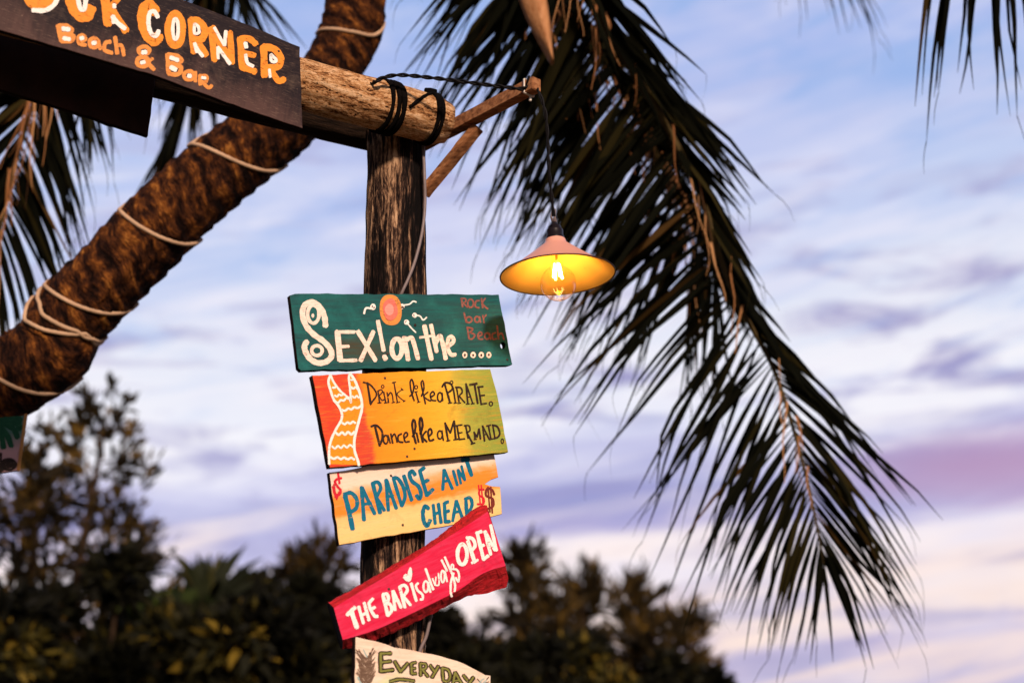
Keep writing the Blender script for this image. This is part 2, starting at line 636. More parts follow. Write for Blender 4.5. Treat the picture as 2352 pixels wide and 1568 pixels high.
def dist_on_log(u, v):
    p = on_plane(u, v, LOG_END + BN * LOG_R, BN)
    return (LOG_END - p).dot(BDIR)


D1 = dist_on_log(912, 250)
D2 = dist_on_log(1012, 265)
o = link('rope_lashing', join_meshes(loops(LOG_END, [(D1 + 0.022, 0.012), (D1 + 0.008, 0.016), (D1 - 0.012, 0.012), (D1 - 0.001, 0.02)], LOG_R, 0.0055)), M['rope'], None, True)
tag(o, 'double black rope lashing wound round the log above the post', 'rope')
ms = loops(LOG_END, [(D2, 0.008), (D2 + 0.010, 0.006)], LOG_R, 0.0055)
diag = []
for k in range(15):
    t = k / 14
    c = LOG_END - BDIR * (D2 + 0.005 + 0.085 * t)
    a = R(62) - R(78) * t
    diag.append(c + (BN * math.cos(a) + Vector((0, 0, 1)) * math.sin(a)) * (LOG_R * 0.97 + 0.003))
ms.append(tube(diag, 0.005, 10, lambda an, s, t: 1 + 0.16 * math.sin(s * 900 + an * 2)))
kp = LOG_END - BDIR * (D2 + 0.004) + Vector((0, 0, LOG_R + 0.008)) + BN * 0.012
ms.append(tube([kp + BDIR * (-0.015), kp + BDIR * 0.0 + Vector((0, 0, 0.004)), kp + BDIR * 0.016 + Vector((0, 0, 0.004))], 0.008, 10))
o = link('rope_lashing', join_meshes(ms), M['rope'], None, True)
tag(o, 'black rope lashing with a diagonal strand near the cut end of the log', 'rope')

# ------------------------------------------------------------------ lamp bracket
br = thing('lamp_bracket', 'sawn wooden bracket with diagonal brace holding the pendant lamp', 'bracket', P(975, 335, 3.95))
A0 = P(958, 336, 3.97); A1 = P(1233, 208, 3.62)
A1.z = A0.z
AD = (A1 - A0).normalized()
child('arm', bar(A0, A1, 0.030, 0.036, jit=0.0008), M['timber'], br)
B0 = P(1098, 292, 3.80); B1 = P(973, 445, 3.83)
child('brace', bar(B0, B1, 0.030, 0.026, up=(AD.y, -AD.x, 0), jit=0.0008), M['timber'], br)

# zip tie at the tip
TIE = A1 - AD * 0.030
S = Vector((AD.y, -AD.x, 0))
Z1 = Vector((0, 0, 1))
tie = join_meshes([bar(TIE + S * (sx * 0.0168) - Z1 * 0.0205, TIE + S * (sx * 0.0168) + Z1 * 0.0205, 0.0065, 0.0022, up=tuple(S), bev=0.0006) for sx in (-1, 1)]
                  + [bar(TIE - S * 0.0178 + Z1 * (sz * 0.0198), TIE + S * 0.0178 + Z1 * (sz * 0.0198), 0.0065, 0.0022, bev=0.0006) for sz in (-1, 1)]
                  + [bar(TIE - S * 0.006 - Z1 * 0.020, TIE - S * 0.005 - Z1 * 0.036, 0.007, 0.006, up=(0, 1, 0), bev=0.001)])
o = link('cable_tie', tie, M['plastic'], None, True)
tag(o, 'clear plastic cable tie round the tip of the lamp bracket', 'cable tie')

# ------------------------------------------------------------------ power cord: log -> bracket tip -> lamp
TIP = A1 - AD * 0.004 - Vector((0, 0, 0.020))
LAMP_D = 3.60
LTOP = P(1272, 497, LAMP_D)


def twisted(pts, r, off, pitch, per=10):
    P3 = [Vector(p) for p in cr(pts, per)]
    out = []
    dens = []
    for i in range(len(P3) - 1):
        m_ = max(2, int((P3[i + 1] - P3[i]).length / 0.004))
        for k in range(m_):
            dens.append(P3[i].lerp(P3[i + 1], k / m_))
    dens.append(P3[-1])
    ms = []
    for ph in (0, math.pi):
        s = 0
        q = []
        for i, p in enumerate(dens):
            if i:
                s += (p - dens[i - 1]).length
            T = (dens[min(i + 1, len(dens) - 1)] - dens[max(i - 1, 0)]).normalized()
            X = Vector((0.35, -0.9, 0.2)); X = (X - T * X.dot(T)).normalized(); Y = T.cross(X)
            a = 2 * math.pi * s / pitch + ph
            q.append(p + (X * math.cos(a) + Y * math.sin(a)) * off)
        ms.append(tube(q, r, 8))
    return ms


log_top = P(862, 188, 3.62)
cord_pts = [P(840, 196, 3.68), log_top, P(885, 177, 3.63), P(925, 173, 3.64), P(1000, 180, 3.64), P(1080, 190, 3.63), P(1150, 199, 3.62), P(1205, 203, 3.63), A1 + Vector((-0.02, 0, 0.022))]
hang = [TIP + Vector((0.004, -0.004, 0.006)), P(1252, 255, 3.61), P(1258, 320, 3.605), P(1262, 400, 3.60), LTOP]
ms = twisted(cord_pts, 0.0030, 0.0030, 0.062) + twisted(hang, 0.0026, 0.0026, 0.085)
o = link('power_cord', join_meshes(ms), M['wire'], None, True)
tag(o, 'black twisted flex running from the log to the bracket tip and down to the lamp', 'cord')

# ------------------------------------------------------------------ pendant lamp
RIM_C = P(1281, 632, LAMP_D)
lamp = thing('pendant_lamp', 'lit pendant lamp with pink enamel cone shade and clear globe bulb', 'lamp', RIM_C)
lamp.rotation_euler = (0, R(-3.0), 0)
RR = 133 * LAMP_D / F
HH = 0.094


def m_shade(b):
    v = b.coord('Object')
    spk = b.noise(v, 210, 2, 0.5)
    st = b.noise(b.mapv(v, scale=(1, 1, 0.3)), 24, 4, 0.6)
    c = b.mix(st, (0.74, 0.36, 0.27), (0.62, 0.26, 0.20))
    c = b.mix(b.ramp(spk, [(0.74, 0.0), (0.765, 0.9)]), c, (0.05, 0.03, 0.02))
    b.out(c, 0.35, None, 0.45)


def m_shade_in(b):
    v = b.coord('Object')
    spk = b.noise(v, 170, 2, 0.5)
    c = b.mix(b.ramp(spk, [(0.735, 0.0), (0.76, 0.9)]), (0.80, 0.56, 0.20), (0.05, 0.03, 0.02))
    b.out(c, 0.5, None, 0.3)


M['shade'] = material('pink_enamel', m_shade)
M['shade_in'] = material('amber_tinted_lining', m_shade_in)  # lining tinted yellow, part of the bulb's glow put into the colour
M['rimband'] = material('dark_rim', m_flat((0.05, 0.025, 0.02), 0.6))
outer = [(0.024, HH + 0.004), (0.026, HH + 0.002), (0.027, HH - 0.004), (0.030, HH - 0.009), (0.045, HH - 0.021), (0.075, HH - 0.045), (0.105, HH - 0.068), (0.130, HH - 0.085), (RR, 0.0)]
inner = [(RR - 0.0025, 0.0005), (0.128, HH - 0.0885), (0.103, HH - 0.071), (0.073, HH - 0.048), (0.043, HH - 0.025), (0.024, HH - 0.013), (0.0, HH - 0.012)]


def lchild(name, me, mat, par=None, smooth=True):
    return link(name, me, mat, par or lamp, smooth)


lchild('shade', lathe(outer, 96), M['shade'])
lchild('shade_lining', lathe(inner, 96), M['shade_in'])
lchild('shade_rim', lathe([(RR - 0.0025, 0.0006), (RR - 0.002, -0.0014), (RR + 0.0006, -0.0012), (RR + 0.0008, 0.0012)], 96), M['rimband'])
lchild('lamp_socket', lathe([(0.0, HH + 0.050), (0.007, HH + 0.050), (0.010, HH + 0.044), (0.017, HH + 0.038), (0.0175, HH + 0.033), (0.0205, HH + 0.030),
                             (0.0215, HH + 0.026), (0.0215, HH + 0.012), (0.0235, HH + 0.010), (0.0235, HH + 0.003)], 40), M['socket'])
fray = [tube([Vector((0.004 * math.cos(a), 0.004 * math.sin(a), HH + 0.048)), Vector((0.006 * math.cos(a + 1), 0.006 * math.sin(a + 1), HH + 0.066)),
              Vector((0.003 * math.cos(a + 2), 0.003 * math.sin(a + 2), HH + 0.086))], 0.0032, 6, lambda an, s, t: 1 + 0.3 * math.sin(s * 500 + an)) for a in (0, 2.1, 4.2)]
lchild('cord_wrap', join_meshes(fray), M['grey_wire'])
lchild('bulb_holder', lathe([(0.021, HH - 0.013), (0.0215, HH - 0.022), (0.020, HH - 0.030), (0.0, HH - 0.031)], 40),
       material('orange_holder', m_flat((0.55, 0.16, 0.03), 0.5)))


def m_glass(b):
    tr = b.n('ShaderNodeBsdfTransparent')
    tr.inputs[0].default_value = (1.0, 0.97, 0.94, 1)
    gl = b.n('ShaderNodeBsdfGlossy')
    gl.inputs['Roughness'].default_value = 0.03
    fr = b.n('ShaderNodeLayerWeight')
    fr.inputs['Blend'].default_value = 0.55
    ff = b.math('ADD', b.math('MULTIPLY', b.math('POWER', fr.outputs['Facing'], 3.0), 0.9), 0.02)
    mx = b.n('ShaderNodeMixShader')
    b.lk(ff, mx.inputs[0]); b.lk(tr.outputs[0], mx.inputs[1]); b.lk(gl.outputs[0], mx.inputs[2])
    o = b.n('ShaderNodeOutputMaterial')
    b.lk(mx.outputs[0], o.inputs[0])


GR = 0.0455
GC = -0.022
gp = [(0.013, HH - 0.032), (0.0135, HH - 0.044), (0.018, GC + 0.0425), ]
for k in range(1, 22):
    a = R(66) - R(156) * k / 21
    gp.append((max(GR * math.cos(a), 0.0), GC + GR * math.sin(a)))
bulb = lchild('bulb', lathe(gp, 64), material('clear_bulb_glass', m_glass))


def m_fil(b):
    e = b.n('ShaderNodeEmission')
    e.inputs[0].default_value = (1.0, 0.72, 0.22, 1)
    e.inputs[1].default_value = 45.0
    o = b.n('ShaderNodeOutputMaterial')
    b.lk(e.outputs[0], o.inputs[0])


M['filament'] = material('glowing_filament', m_fil)
fils = []
for a in (0.5, 2.0, 3.6, 5.1):
    fils.append(tube([Vector((0.007 * math.cos(a), 0.007 * math.sin(a), 0.030)), Vector((0.013 * math.cos(a), 0.013 * math.sin(a), -0.008))], 0.0027, 8))
lchild('filament', join_meshes(fils), M['filament'], bulb)
lchild('stem', tube([Vector((0, 0, HH - 0.035)), Vector((0, 0, 0.028))], 0.0032, 10), material('filament_stem', m_flat((0.5, 0.32, 0.12), 0.4)), bulb)
ld = bpy.data.lights.new('bulb_light', 'POINT')
ld.energy = 1.35
ld.color = (1.0, 0.31, 0.0)
ld.shadow_soft_size = 0.012
lo = bpy.data.objects.new('bulb_light', ld)
COL.objects.link(lo)
lo.parent = lamp
lo.location = (0, 0, 0.012)

# grey cable down the post
cab = [P(972, 330, 3.80), P(975, 400, 3.76), P(976, 470, 3.745), P(970, 530, 3.72), P(956, 590, 3.69), P(940, 635, 3.665), P(922, 675, 3.65)]
cab2 = [P(990, 1400, 3.43), P(987, 1425, 3.43), P(979, 1460, 3.42), P(966, 1490, 3.41), P(955, 1530, 3.40)]
mid = [Vector(p) for p in (P(915, 700, 3.66), P(925, 900, 3.64), P(950, 1150, 3.6), P(985, 1330, 3.50))]
o = link('cable', tube([Vector(p) for p in cr(cab + mid + cab2, 10)], 0.0042, 10), M['grey_wire'], None, True)
tag(o, 'thin grey cable running down the post behind the painted boards', 'cable')


# ------------------------------------------------------------------ painted boards
class Sign:
    """a board standing in a vertical plane; pixel outlines are laid on that plane and become real size"""

    def __init__(self, name, label, outline, p0, nrm, thick, mat, roll_from, holes=(), rough=0.0008, bev=0.0015, step=0.02, build=True, cat='sign', group=None):
        self.n = nrm
        self.back = p0
        self.face = p0 + nrm * thick
        a, c = [on_plane(u, v, self.face, nrm) for u, v in roll_from]
        X = (c - a).normalized(); Z = nrm; Y = Z.cross(X).normalized()
        if Y.z < 0:
            X = -X; Y = Z.cross(X)
        q = [on_plane(u, v, self.face, nrm) for u, v in outline]
        ctr = sum(q, Vector()) / len(q)
        self.M = Matrix((X, Y, Z)).transposed().to_4x4()
        self.M.translation = ctr
        self.I = self.M.inverted()
        self.e = bpy.data.objects.new(name, None)
        self.e.empty_display_size = 0.1
        COL.objects.link(self.e)
        self.e.matrix_world = self.M
        bpy.context.view_layer.update()
        tag(self.e, label, cat, group)
        self.k = 0
        if build:
            cu = bpy.data.curves.new(name, 'CURVE')
            cu.dimensions = '2D'
            cu.fill_mode = 'BOTH'
            for idx, ol in enumerate([outline] + list(holes)):
                pl = [self.loc(u, v) for u, v in ol]
                pts = []
                for i in range(len(pl)):
                    s, t = pl[i], pl[(i + 1) % len(pl)]
                    m_ = max(1, int((t - s).length / step)) if idx == 0 else 1
                    for k in range(m_):
                        w = s.lerp(t, k / m_)
                        if k and rough:
                            w = w + Vector((random.gauss(0, rough), random.gauss(0, rough), 0))
                        pts.append(w)
                sp = cu.splines.new('POLY')
                sp.points.add(len(pts) - 1)
                for pnt, w in zip(sp.points, pts):
                    pnt.co = (w.x, w.y, 0, 1)
                sp.use_cyclic_u = True
            cu.extrude = thick / 2 - bev
            cu.bevel_depth = bev
            cu.bevel_resolution = 1
            cu.offset = -bev
            tmp = bpy.data.objects.new('tmp', cu)
            COL.objects.link(tmp)
            bpy.context.view_layer.update()
            me = bpy.data.meshes.new_from_object(tmp.evaluated_get(bpy.context.evaluated_depsgraph_get()))
            bpy.data.objects.remove(tmp)
            me.transform(Matrix.Translation((0, 0, -thick / 2)))
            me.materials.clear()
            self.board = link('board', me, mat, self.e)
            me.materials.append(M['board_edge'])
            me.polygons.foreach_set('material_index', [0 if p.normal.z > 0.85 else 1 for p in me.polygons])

    def loc(self, u, v, h=0.0):
        return self.I @ on_plane(u, v, self.face + self.n * h, self.n)

    def paint(self, name, mat, items, tf, wk=1.0, h0=0.0006, label=None, jitter=0.06):
        """items: (w, [(x,y)...]) brush stroke | ('o',cx,cy,rx,ry,w) ring | ('d',cx,cy,rx,ry) blob | ('p',[pts]) filled outline"""
        verts, faces = [], []
        x0, y0, sc = tf

        def add(poly_pts, h):
            i0 = len(verts)
            for x, y in poly_pts:
                verts.append(self.loc(x0 + x * sc, y0 + y * sc, h))
            return i0
        for it in items:
            h = h0 * 0.45 + (self.k % 9) * 0.00009
            self.k += 1
            if it[0] == 'd' or it[0] == 'p':
                if it[0] == 'd':
                    _, cx, cy, rx, ry = it
                    ph = random.random() * 6
                    ring = [(cx + rx * math.cos(a) * (1 + 0.05 * math.sin(3 * a + ph)), cy + ry * math.sin(a) * (1 + 0.05 * math.sin(2 * a + ph)))
                            for a in [2 * math.pi * k / 28 for k in range(28)]]
                else:
                    ring = it[1]
                i0 = add(ring, h)
                faces.append(tuple(range(i0, i0 + len(ring))))
                continue
            if it[0] == 'o':
                _, cx, cy, rx, ry, w = it
                st = random.random() * 6
                line = [np.array((cx + rx * math.cos(st + a), cy + ry * math.sin(st + a))) for a in [2 * math.pi * k / 36 for k in range(37)]]
                closed = True
            else:
                w, pts = it
                line = cr(pts, 9)
                closed = False
            w = w * wk * 0.95
            m_ = len(line)
            ph = random.random() * 9
            L, Rr = [], []
            for i in range(m_):
                if closed:
                    a_, c_ = line[(i - 1) % (m_ - 1)], line[(i + 1) % (m_ - 1)]
                else:
                    a_, c_ = line[max(i - 1, 0)], line[min(i + 1, m_ - 1)]
                d = c_ - a_
                d = d / (np.linalg.norm(d) + 1e-9)
                nn = np.array((-d[1], d[0]))
                ww = w / 2 * (1 + jitter * math.sin(i * 0.9 + ph) + random.uniform(-jitter, jitter) * 0.8)
                L.append(line[i] + nn * ww); Rr.append(line[i] - nn * ww)
            i0 = add(L + Rr, h)
            for i in range(m_ - 1):
                faces.append((i0 + i, i0 + i + 1, i0 + m_ + i + 1, i0 + m_ + i))
            if not closed:
                for (c, a, side) in ((line[0], line[1], 0), (line[-1], line[-2], 1)):
                    d = c - a
                    d = d / (np.linalg.norm(d) + 1e-9)
                    nn = np.array((-d[1], d[0]))
                    arc = []
                    for k in range(1, 8):
                        an = math.pi * k / 8
                        arc.append(c + (nn * math.cos(an) + d * math.sin(an) * random.uniform(0.45, 0.85)) * w / 2)
                    j0 = add(arc, h)
                    e1, e2 = (i0, i0 + m_) if side == 0 else (i0 + m_ - 1, i0 + 2 * m_ - 1)
                    # outward direction d: left normal matches R side at the start
                    first, last = (e2, e1) if side == 0 else (e1, e2)
                    faces.append(tuple([first] + list(range(j0, j0 + 7)) + [last]))
        me = mesh(name, verts, faces)
        bm = bmesh.new()
        bm.from_mesh(me)
        for f in bm.faces:
            f.normal_update()
            if f.normal.z < 0:
                f.normal_flip()
        bm.to_mesh(me); bm.free()
        ob = link(name, me, mat, self.e)
        if label:
            ob['label'] = label
        return ob


SA = R(30)
SN = Vector((math.sin(SA), -math.cos(SA), 0))
SDIR = Vector((math.cos(SA), math.sin(SA), 0))
PF = POST + Vector((0.02, -0.005, 0)) + SN * (POST_R + 0.006)      # front of the post


def px(tf, pts):
    return [(tf[0] + x * tf[2], tf[1] + y * tf[2]) for x, y in pts]


TA = (0.0, 0.0, 0.3125)
TB = (643.1, 643.1, 0.23438)
TC = (698.25, 826.9, 0.21094)
TD = (716.6, 1010.6, 0.21094)
TE = (716.6, 1237.6, 0.21094)

# paints
M['orange'] = material('orange_paint', m_brush((0.80, 0.27, 0.025), (0.62, 0.17, 0.02), 0.6))
M['pale_orange'] = material('dull_orange_paint', m_brush((0.72, 0.27, 0.06), (0.52, 0.17, 0.04), 0.7))
M['white'] = material('white_paint', m_brush((0.85, 0.80, 0.78), (0.74, 0.62, 0.58), 0.5))
M['pinkwhite'] = material('pinkish_white_paint', m_brush((0.84, 0.70, 0.62), (0.72, 0.42, 0.34), 0.7))
M['brownink'] = material('dark_brown_paint', m_brush((0.018, 0.008, 0.006), (0.05, 0.022, 0.012), 0.6))
M['maroon'] = material('maroon_paint', m_brush((0.19, 0.055, 0.048), (0.28, 0.13, 0.11), 0.8, 0.55))
M['blue'] = material('teal_blue_paint', m_brush((0.0, 0.12, 0.23), (0.0, 0.19, 0.25), 0.7))
M['red'] = material('red_paint', m_brush((0.60, 0.012, 0.03), (0.42, 0.01, 0.02), 0.6))
M['darkred'] = material('dark_red_paint', m_brush((0.13, 0.022, 0.012), (0.3, 0.02, 0.02), 0.7))
M['olive'] = material('olive_paint', m_brush((0.20, 0.20, 0.045), (0.13, 0.13, 0.03), 0.6))
M['salmon'] = material('salmon_paint', m_brush((0.72, 0.17, 0.13), (0.55, 0.10, 0.09), 0.7))
M['pink'] = material('pink_paint', m_brush((0.82, 0.30, 0.26), (0.7, 0.2, 0.18), 0.5))
M['egg'] = material('ochre_paint', m_brush((0.66, 0.26, 0.06), (0.5, 0.16, 0.04), 0.6))
M['tail'] = material('mermaid_orange_paint', m_brush((0.84, 0.27, 0.01), (0.74, 0.20, 0.01), 0.5))


# --- large dark board on the beam
def c_rock(b, x, y, streak, cloud, fine):
    c = b.mix(b.ramp(streak, [(0.4, 0.0), (0.7, 1.0)]), (0.008, 0.004, 0.008), (0.018, 0.010, 0.012))
    # bare scraped wood along the lower edge
    e = b.math('ADD', b.math('MULTIPLY', y, -6.0), b.math('MULTIPLY', b.math('SUBTRACT', cloud, 0.5), 1.2))
    saw = b.noise(b.mapv(b.coord('Object'), scale=(130, 7, 1)), 1.0, 4, 0.6)
    e = b.math('ADD', e, b.math('MULTIPLY', b.math('SUBTRACT', saw, 0.5), 0.5))
    c = b.mix(b.ramp(e, [(0.18, 0.0), (0.66, 0.9)]), c, (0.078, 0.040, 0.036))
    return c


M['rock'] = material('dark_painted_board', m_paint_board(c_rock, (0.30, 0.20, 0.15), 0.5))
RP = LOG_END + BN * (LOG_R + 0.003)
LX = -160
rock = Sign('sign_board', 'large dark board on the log beam with orange and white hand painted letters', px(TA, [
    (2205, 345), (2225, 945), (1790, 798), (1150, 560), (560, 386), (0, 222), (LX * 3, 222 - 0.29 * -LX * 3), (LX * 3, -520 - 0.40 * -LX * 3), (0, -520), (1340, -3), (1420, 28), (1830, 185)]),
    RP, BN, 0.014, M['rock'], px(TA, [(1150, 560), (2225, 945)]), rough=0.0006)
orange = [
    ('o', 285, -85, 95, 125, 80), (88, [(520, -70), (528, 30), (580, 110), (640, 118), (668, 60)]),
    (72, [(765, -60), (795, 175)]), (58, [(800, 40), (925, 228)]), (48, [(880, -25), (800, 70)]),
    (84, [(1142, 90), (1100, 38), (1056, 70), (1050, 160), (1082, 255), (1135, 302), (1165, 268)]),
    ('o', 1288, 220, 48, 112, 66),
    (52, [(1402, 150), (1425, 385)]), (56, [(1405, 150), (1462, 158), (1506, 222), (1484, 285), (1420, 290)]), (50, [(1450, 300), (1515, 405)]),
    (52, [(1552, 212), (1578, 440)]), (58, [(1558, 205), (1692, 455)]), (48, [(1690, 240), (1706, 462)]),
    (55, [(1766, 285), (1782, 500)]), (48, [(1770, 285), (1830, 285), (1880, 325)]), (44, [(1790, 390), (1870, 408)]), (50, [(1780, 498), (1838, 512), (1875, 528)]),
    (55, [(1938, 345), (1945, 560)]), (55, [(1938, 345), (2015, 362), (2062, 425), (2042, 490), (1960, 500)]), (46, [(1990, 505), (2045, 595), (2088, 582)]),
    (70, [(-60, -330), (-30, -110)]), (60, [(-60, -330), (40, -300), (50, -230), (-40, -210)]), (55, [(-20, -210), (70, -80)]),
]
rock.paint('lettering', M['orange'], orange, TA)
small = [
    (40, [(428, 190), (452, 300)]), (36, [(430, 192), (490, 192), (528, 228), (470, 246)]), (36, [(470, 250), (535, 262), (525, 300), (455, 303)]),
    (30, [(585, 305), (628, 290), (612, 262), (578, 272), (582, 320), (628, 332)]), ('o', 690, 316, 32, 34, 32), (30, [(722, 300), (736, 360)]),
    (32, [(812, 308), (775, 318), (768, 368), (822, 390)]), (32, [(846, 275), (862, 395)]), (30, [(864, 335), (895, 340), (910, 408)]),
    ('o', 1058, 372, 40, 28, 32), ('o', 1050, 455, 44, 34, 34), (32, [(1070, 450), (1132, 512)]), (26, [(1088, 455), (1122, 432)]),
    (38, [(1232, 402), (1240, 540)]), (35, [(1234, 402), (1305, 415), (1332, 452), (1262, 466)]), (35, [(1262, 472), (1330, 495), (1310, 545), (1242, 545)]),
    ('o', 1390, 556, 38, 32, 30), (28, [(1436, 530), (1436, 600)]), (32, [(1470, 556), (1472, 622)]), (28, [(1472, 558), (1518, 562), (1514, 602), (1475, 602)]), (28, [(1490, 608), (1532, 646), (1556, 630)])]
rock.paint('lettering', M['pale_orange'], small[:9], TA)
rock.paint('lettering', M['pale_orange'], small[9:], TA)
white = [
    (36, [(240, 76), (330, 78), (398, 36), (430, -30)]), (36, [(572, -20), (588, 58), (618, 68), (632, -5)]), (30, [(840, 35), (840, 55)]),
    (36, [(828, 122), (862, 168), (918, 212)]), (28, [(828, 122), (835, 170)]),
    (34, [(1160, 128), (1136, 88), (1105, 92), (1092, 140), (1096, 205), (1118, 255), (1150, 262), (1166, 228)]), ('o', 1290, 215, 20, 76, 27),
    (24, [(1430, 178), (1430, 244), (1462, 240), (1456, 196), (1430, 178)]), (28, [(1430, 320), (1450, 362), (1490, 415)]), (22, [(1428, 322), (1444, 385)]),
    (24, [(1576, 205), (1646, 330)]), (28, [(1660, 232), (1650, 335)]), (28, [(1602, 350), (1690, 470)]), (24, [(1600, 350), (1604, 432)]),
    (32, [(1804, 318), (1810, 350)]), (28, [(1806, 405), (1818, 462), (1860, 488)]), (24, [(1992, 404), (1994, 448), (2022, 456), (2028, 438), (1992, 402)]), (22, [(1980, 512), (1986, 568)]),
    (36, [(462, 212), (508, 218)]), (32, [(468, 282), (512, 290)]), (32, [(594, 284), (610, 280)]), (34, [(682, 318), (700, 316)]),
    (36, [(1048, 386), (1072, 384)]), (30, [(1038, 462), (1062, 456)]), (32, [(1254, 424), (1308, 444)]), (38, [(1258, 496), (1292, 514)]), (34, [(1384, 558), (1400, 560)]), (24, [(1485, 572), (1510, 575)])]
rock.paint('lettering_highlight', M['white'], white, TA, h0=0.0030)


# --- plain board hanging behind the beam
def c_back(b, x, y, streak, cloud, fine):
    return b.mix(b.ramp(cloud, [(0.35, 0.0), (0.7, 1.0)]), (0.050, 0.017, 0.009), (0.022, 0.009, 0.006))


M['backboard'] = material('bare_dark_plywood', m_paint_board(c_back, (0.02, 0.01, 0.006), 0.3))
bb = Sign('sign_board', 'bare dark brown board hanging in shade below the large lettered board', [(366, 110), (340, 312), (170, 257), (0, 205), (-380, 85), (-380, -130)],
          RP - BN * 0.20, BN, 0.016, M['backboard'], [(0, 205), (340, 312)], rough=0.0008)


# --- green board
def c_green(b, x, y, streak, cloud, fine):
    c = b.mix(b.ramp(streak, [(0.35, 0.0), (0.65, 1.0)]), (0.007, 0.098, 0.098), (0.012, 0.055, 0.062))
    c = b.mix(b.ramp(cloud, [(0.50, 0.0), (0.75, 0.8)]), c, (0.015, 0.16, 0.15))
    d = b.math('ADD', b.math('POWER', b.math('MULTIPLY', b.math('ADD', x, 0.10), 9.0), 2.0), b.math('POWER', b.math('MULTIPLY', b.math('ADD', y, 0.035), 24.0), 2.0))
    patch = b.math('MULTIPLY', b.math('SUBTRACT', 1.0, d, clamp=True), streak)
    return b.mix(b.math('MULTIPLY', patch, 1.3, clamp=True), c, (0.07, 0.05, 0.022))


M['green'] = material('teal_painted_board', m_paint_board(c_green, (0.004, 0.035, 0.038), 0.8))
hole = [(2185 + 24 * math.cos(2 * math.pi * k / 20), 640 + 33 * math.sin(2 * math.pi * k / 20)) for k in range(20)]
gs = Sign('sign_board', 'teal green board with large white letters, topmost board on the post', px(TB, [
    (150, 133), (95, 150), (140, 520), (180, 862), (207, 890), (900, 868), (2240, 836), (2278, 826), (2214, 500), (2145, 140), (1000, 136)]),
    PF, SN, 0.018, M['green'], px(TB, [(207, 890), (2278, 828)]), holes=[px(TB, hole)])
big = [
    (58, [(446, 448), (436, 362), (398, 275), (318, 216), (240, 250), (222, 340), (258, 450), (335, 535), (425, 598), (490, 672), (505, 745), (450, 800), (370, 810), (298, 772), (252, 705), (240, 645), (262, 605)]),
    ('o', 327, 334, 56, 88, 36), ('d', 322, 348, 14, 20), ('o', 362, 690, 52, 48, 36),
    (58, [(562, 505), (590, 785)]), (36, [(550, 508), (730, 508)]), (34, [(590, 652), (672, 648)]), (36, [(590, 788), (748, 785)]),
    (46, [(762, 500), (936, 785)]), (44, [(915, 505), (790, 790)]), (42, [(960, 402), (1016, 690)]), (50, [(1022, 748), (1036, 772)]),
    ('o', 1146, 670, 50, 96, 50), (50, [(1218, 562), (1256, 780)]), (46, [(1232, 590), (1288, 565), (1318, 640), (1352, 770)]),
    (46, [(1415, 448), (1484, 775)]), (26, [(1370, 562), (1480, 548)]), (42, [(1480, 440), (1535, 700)]), (44, [(1520, 640), (1562, 545), (1592, 610), (1624, 770)]),
    (40, [(1640, 655), (1700, 602), (1686, 555), (1652, 570), (1642, 650), (1672, 726), (1718, 730)]),
    ('o', 1812, 733, 14, 20, 22), ('o', 1893, 733, 16, 20, 22), ('o', 1973, 733, 16, 20, 22), ('o', 2047, 733, 14, 20, 22)]
gs.paint('lettering', M['pinkwhite'], big, TB)
gs.paint('drawing', M['egg'], [('p', [(1085 + 108 * math.copysign(abs(math.cos(a)) ** 0.8, math.cos(a)) + 0.06 * 150 * math.sin(a), 292 + 150 * math.copysign(abs(math.sin(a)) ** 0.9, math.sin(a))) for a in [2 * math.pi * k / 40 for k in range(40)]])], TB, h0=0.0006)
gs.paint('drawing', M['salmon'], [('p', [(1082 + 72 * math.cos(a) + 5 * math.sin(3 * a), 288 + 108 * math.sin(a)) for a in [2 * math.pi * k / 40 for k in range(40)]])], TB, h0=0.0032)
gs.paint('drawing', M['pink'], [('d', 1072, 290, 45, 55)], TB, h0=0.0055)
for hd, tl in ((('d', 912, 262, 28, 30), (20, [(892, 278), (842, 276), (824, 328)])), (('d', 1196, 258, 24, 27), (15, [(1215, 245), (1268, 236), (1305, 208), (1335, 216)])),
               (('d', 1320, 344, 24, 24), (15, [(1340, 344), (1376, 356), (1402, 390), (1438, 365)])), (('d', 1240, 412, 25, 26), (14, [(1255, 432), (1288, 470), (1330, 512)]))):
    gs.paint('tadpole_drawing', M['white'], [hd, tl], TB)
eyes = [('d', 905, 256, 6, 8), ('d', 922, 268, 6, 8), ('d', 1190, 270, 5, 6), ('d', 1196, 256, 4, 5), ('d', 1312, 340, 5, 7), ('d', 1314, 354, 4, 5), ('d', 1236, 402, 5, 6), ('d', 1228, 412, 4, 5), ('d', 1325, 440, 13, 14),
        ('d', 1812, 733, 9, 14), ('d', 1893, 735, 9, 13), ('d', 1973, 735, 10, 13), ('d', 2047, 731, 9, 13)]
gs.paint('drawing_detail', M['brownink'], eyes, TB, h0=0.0030)
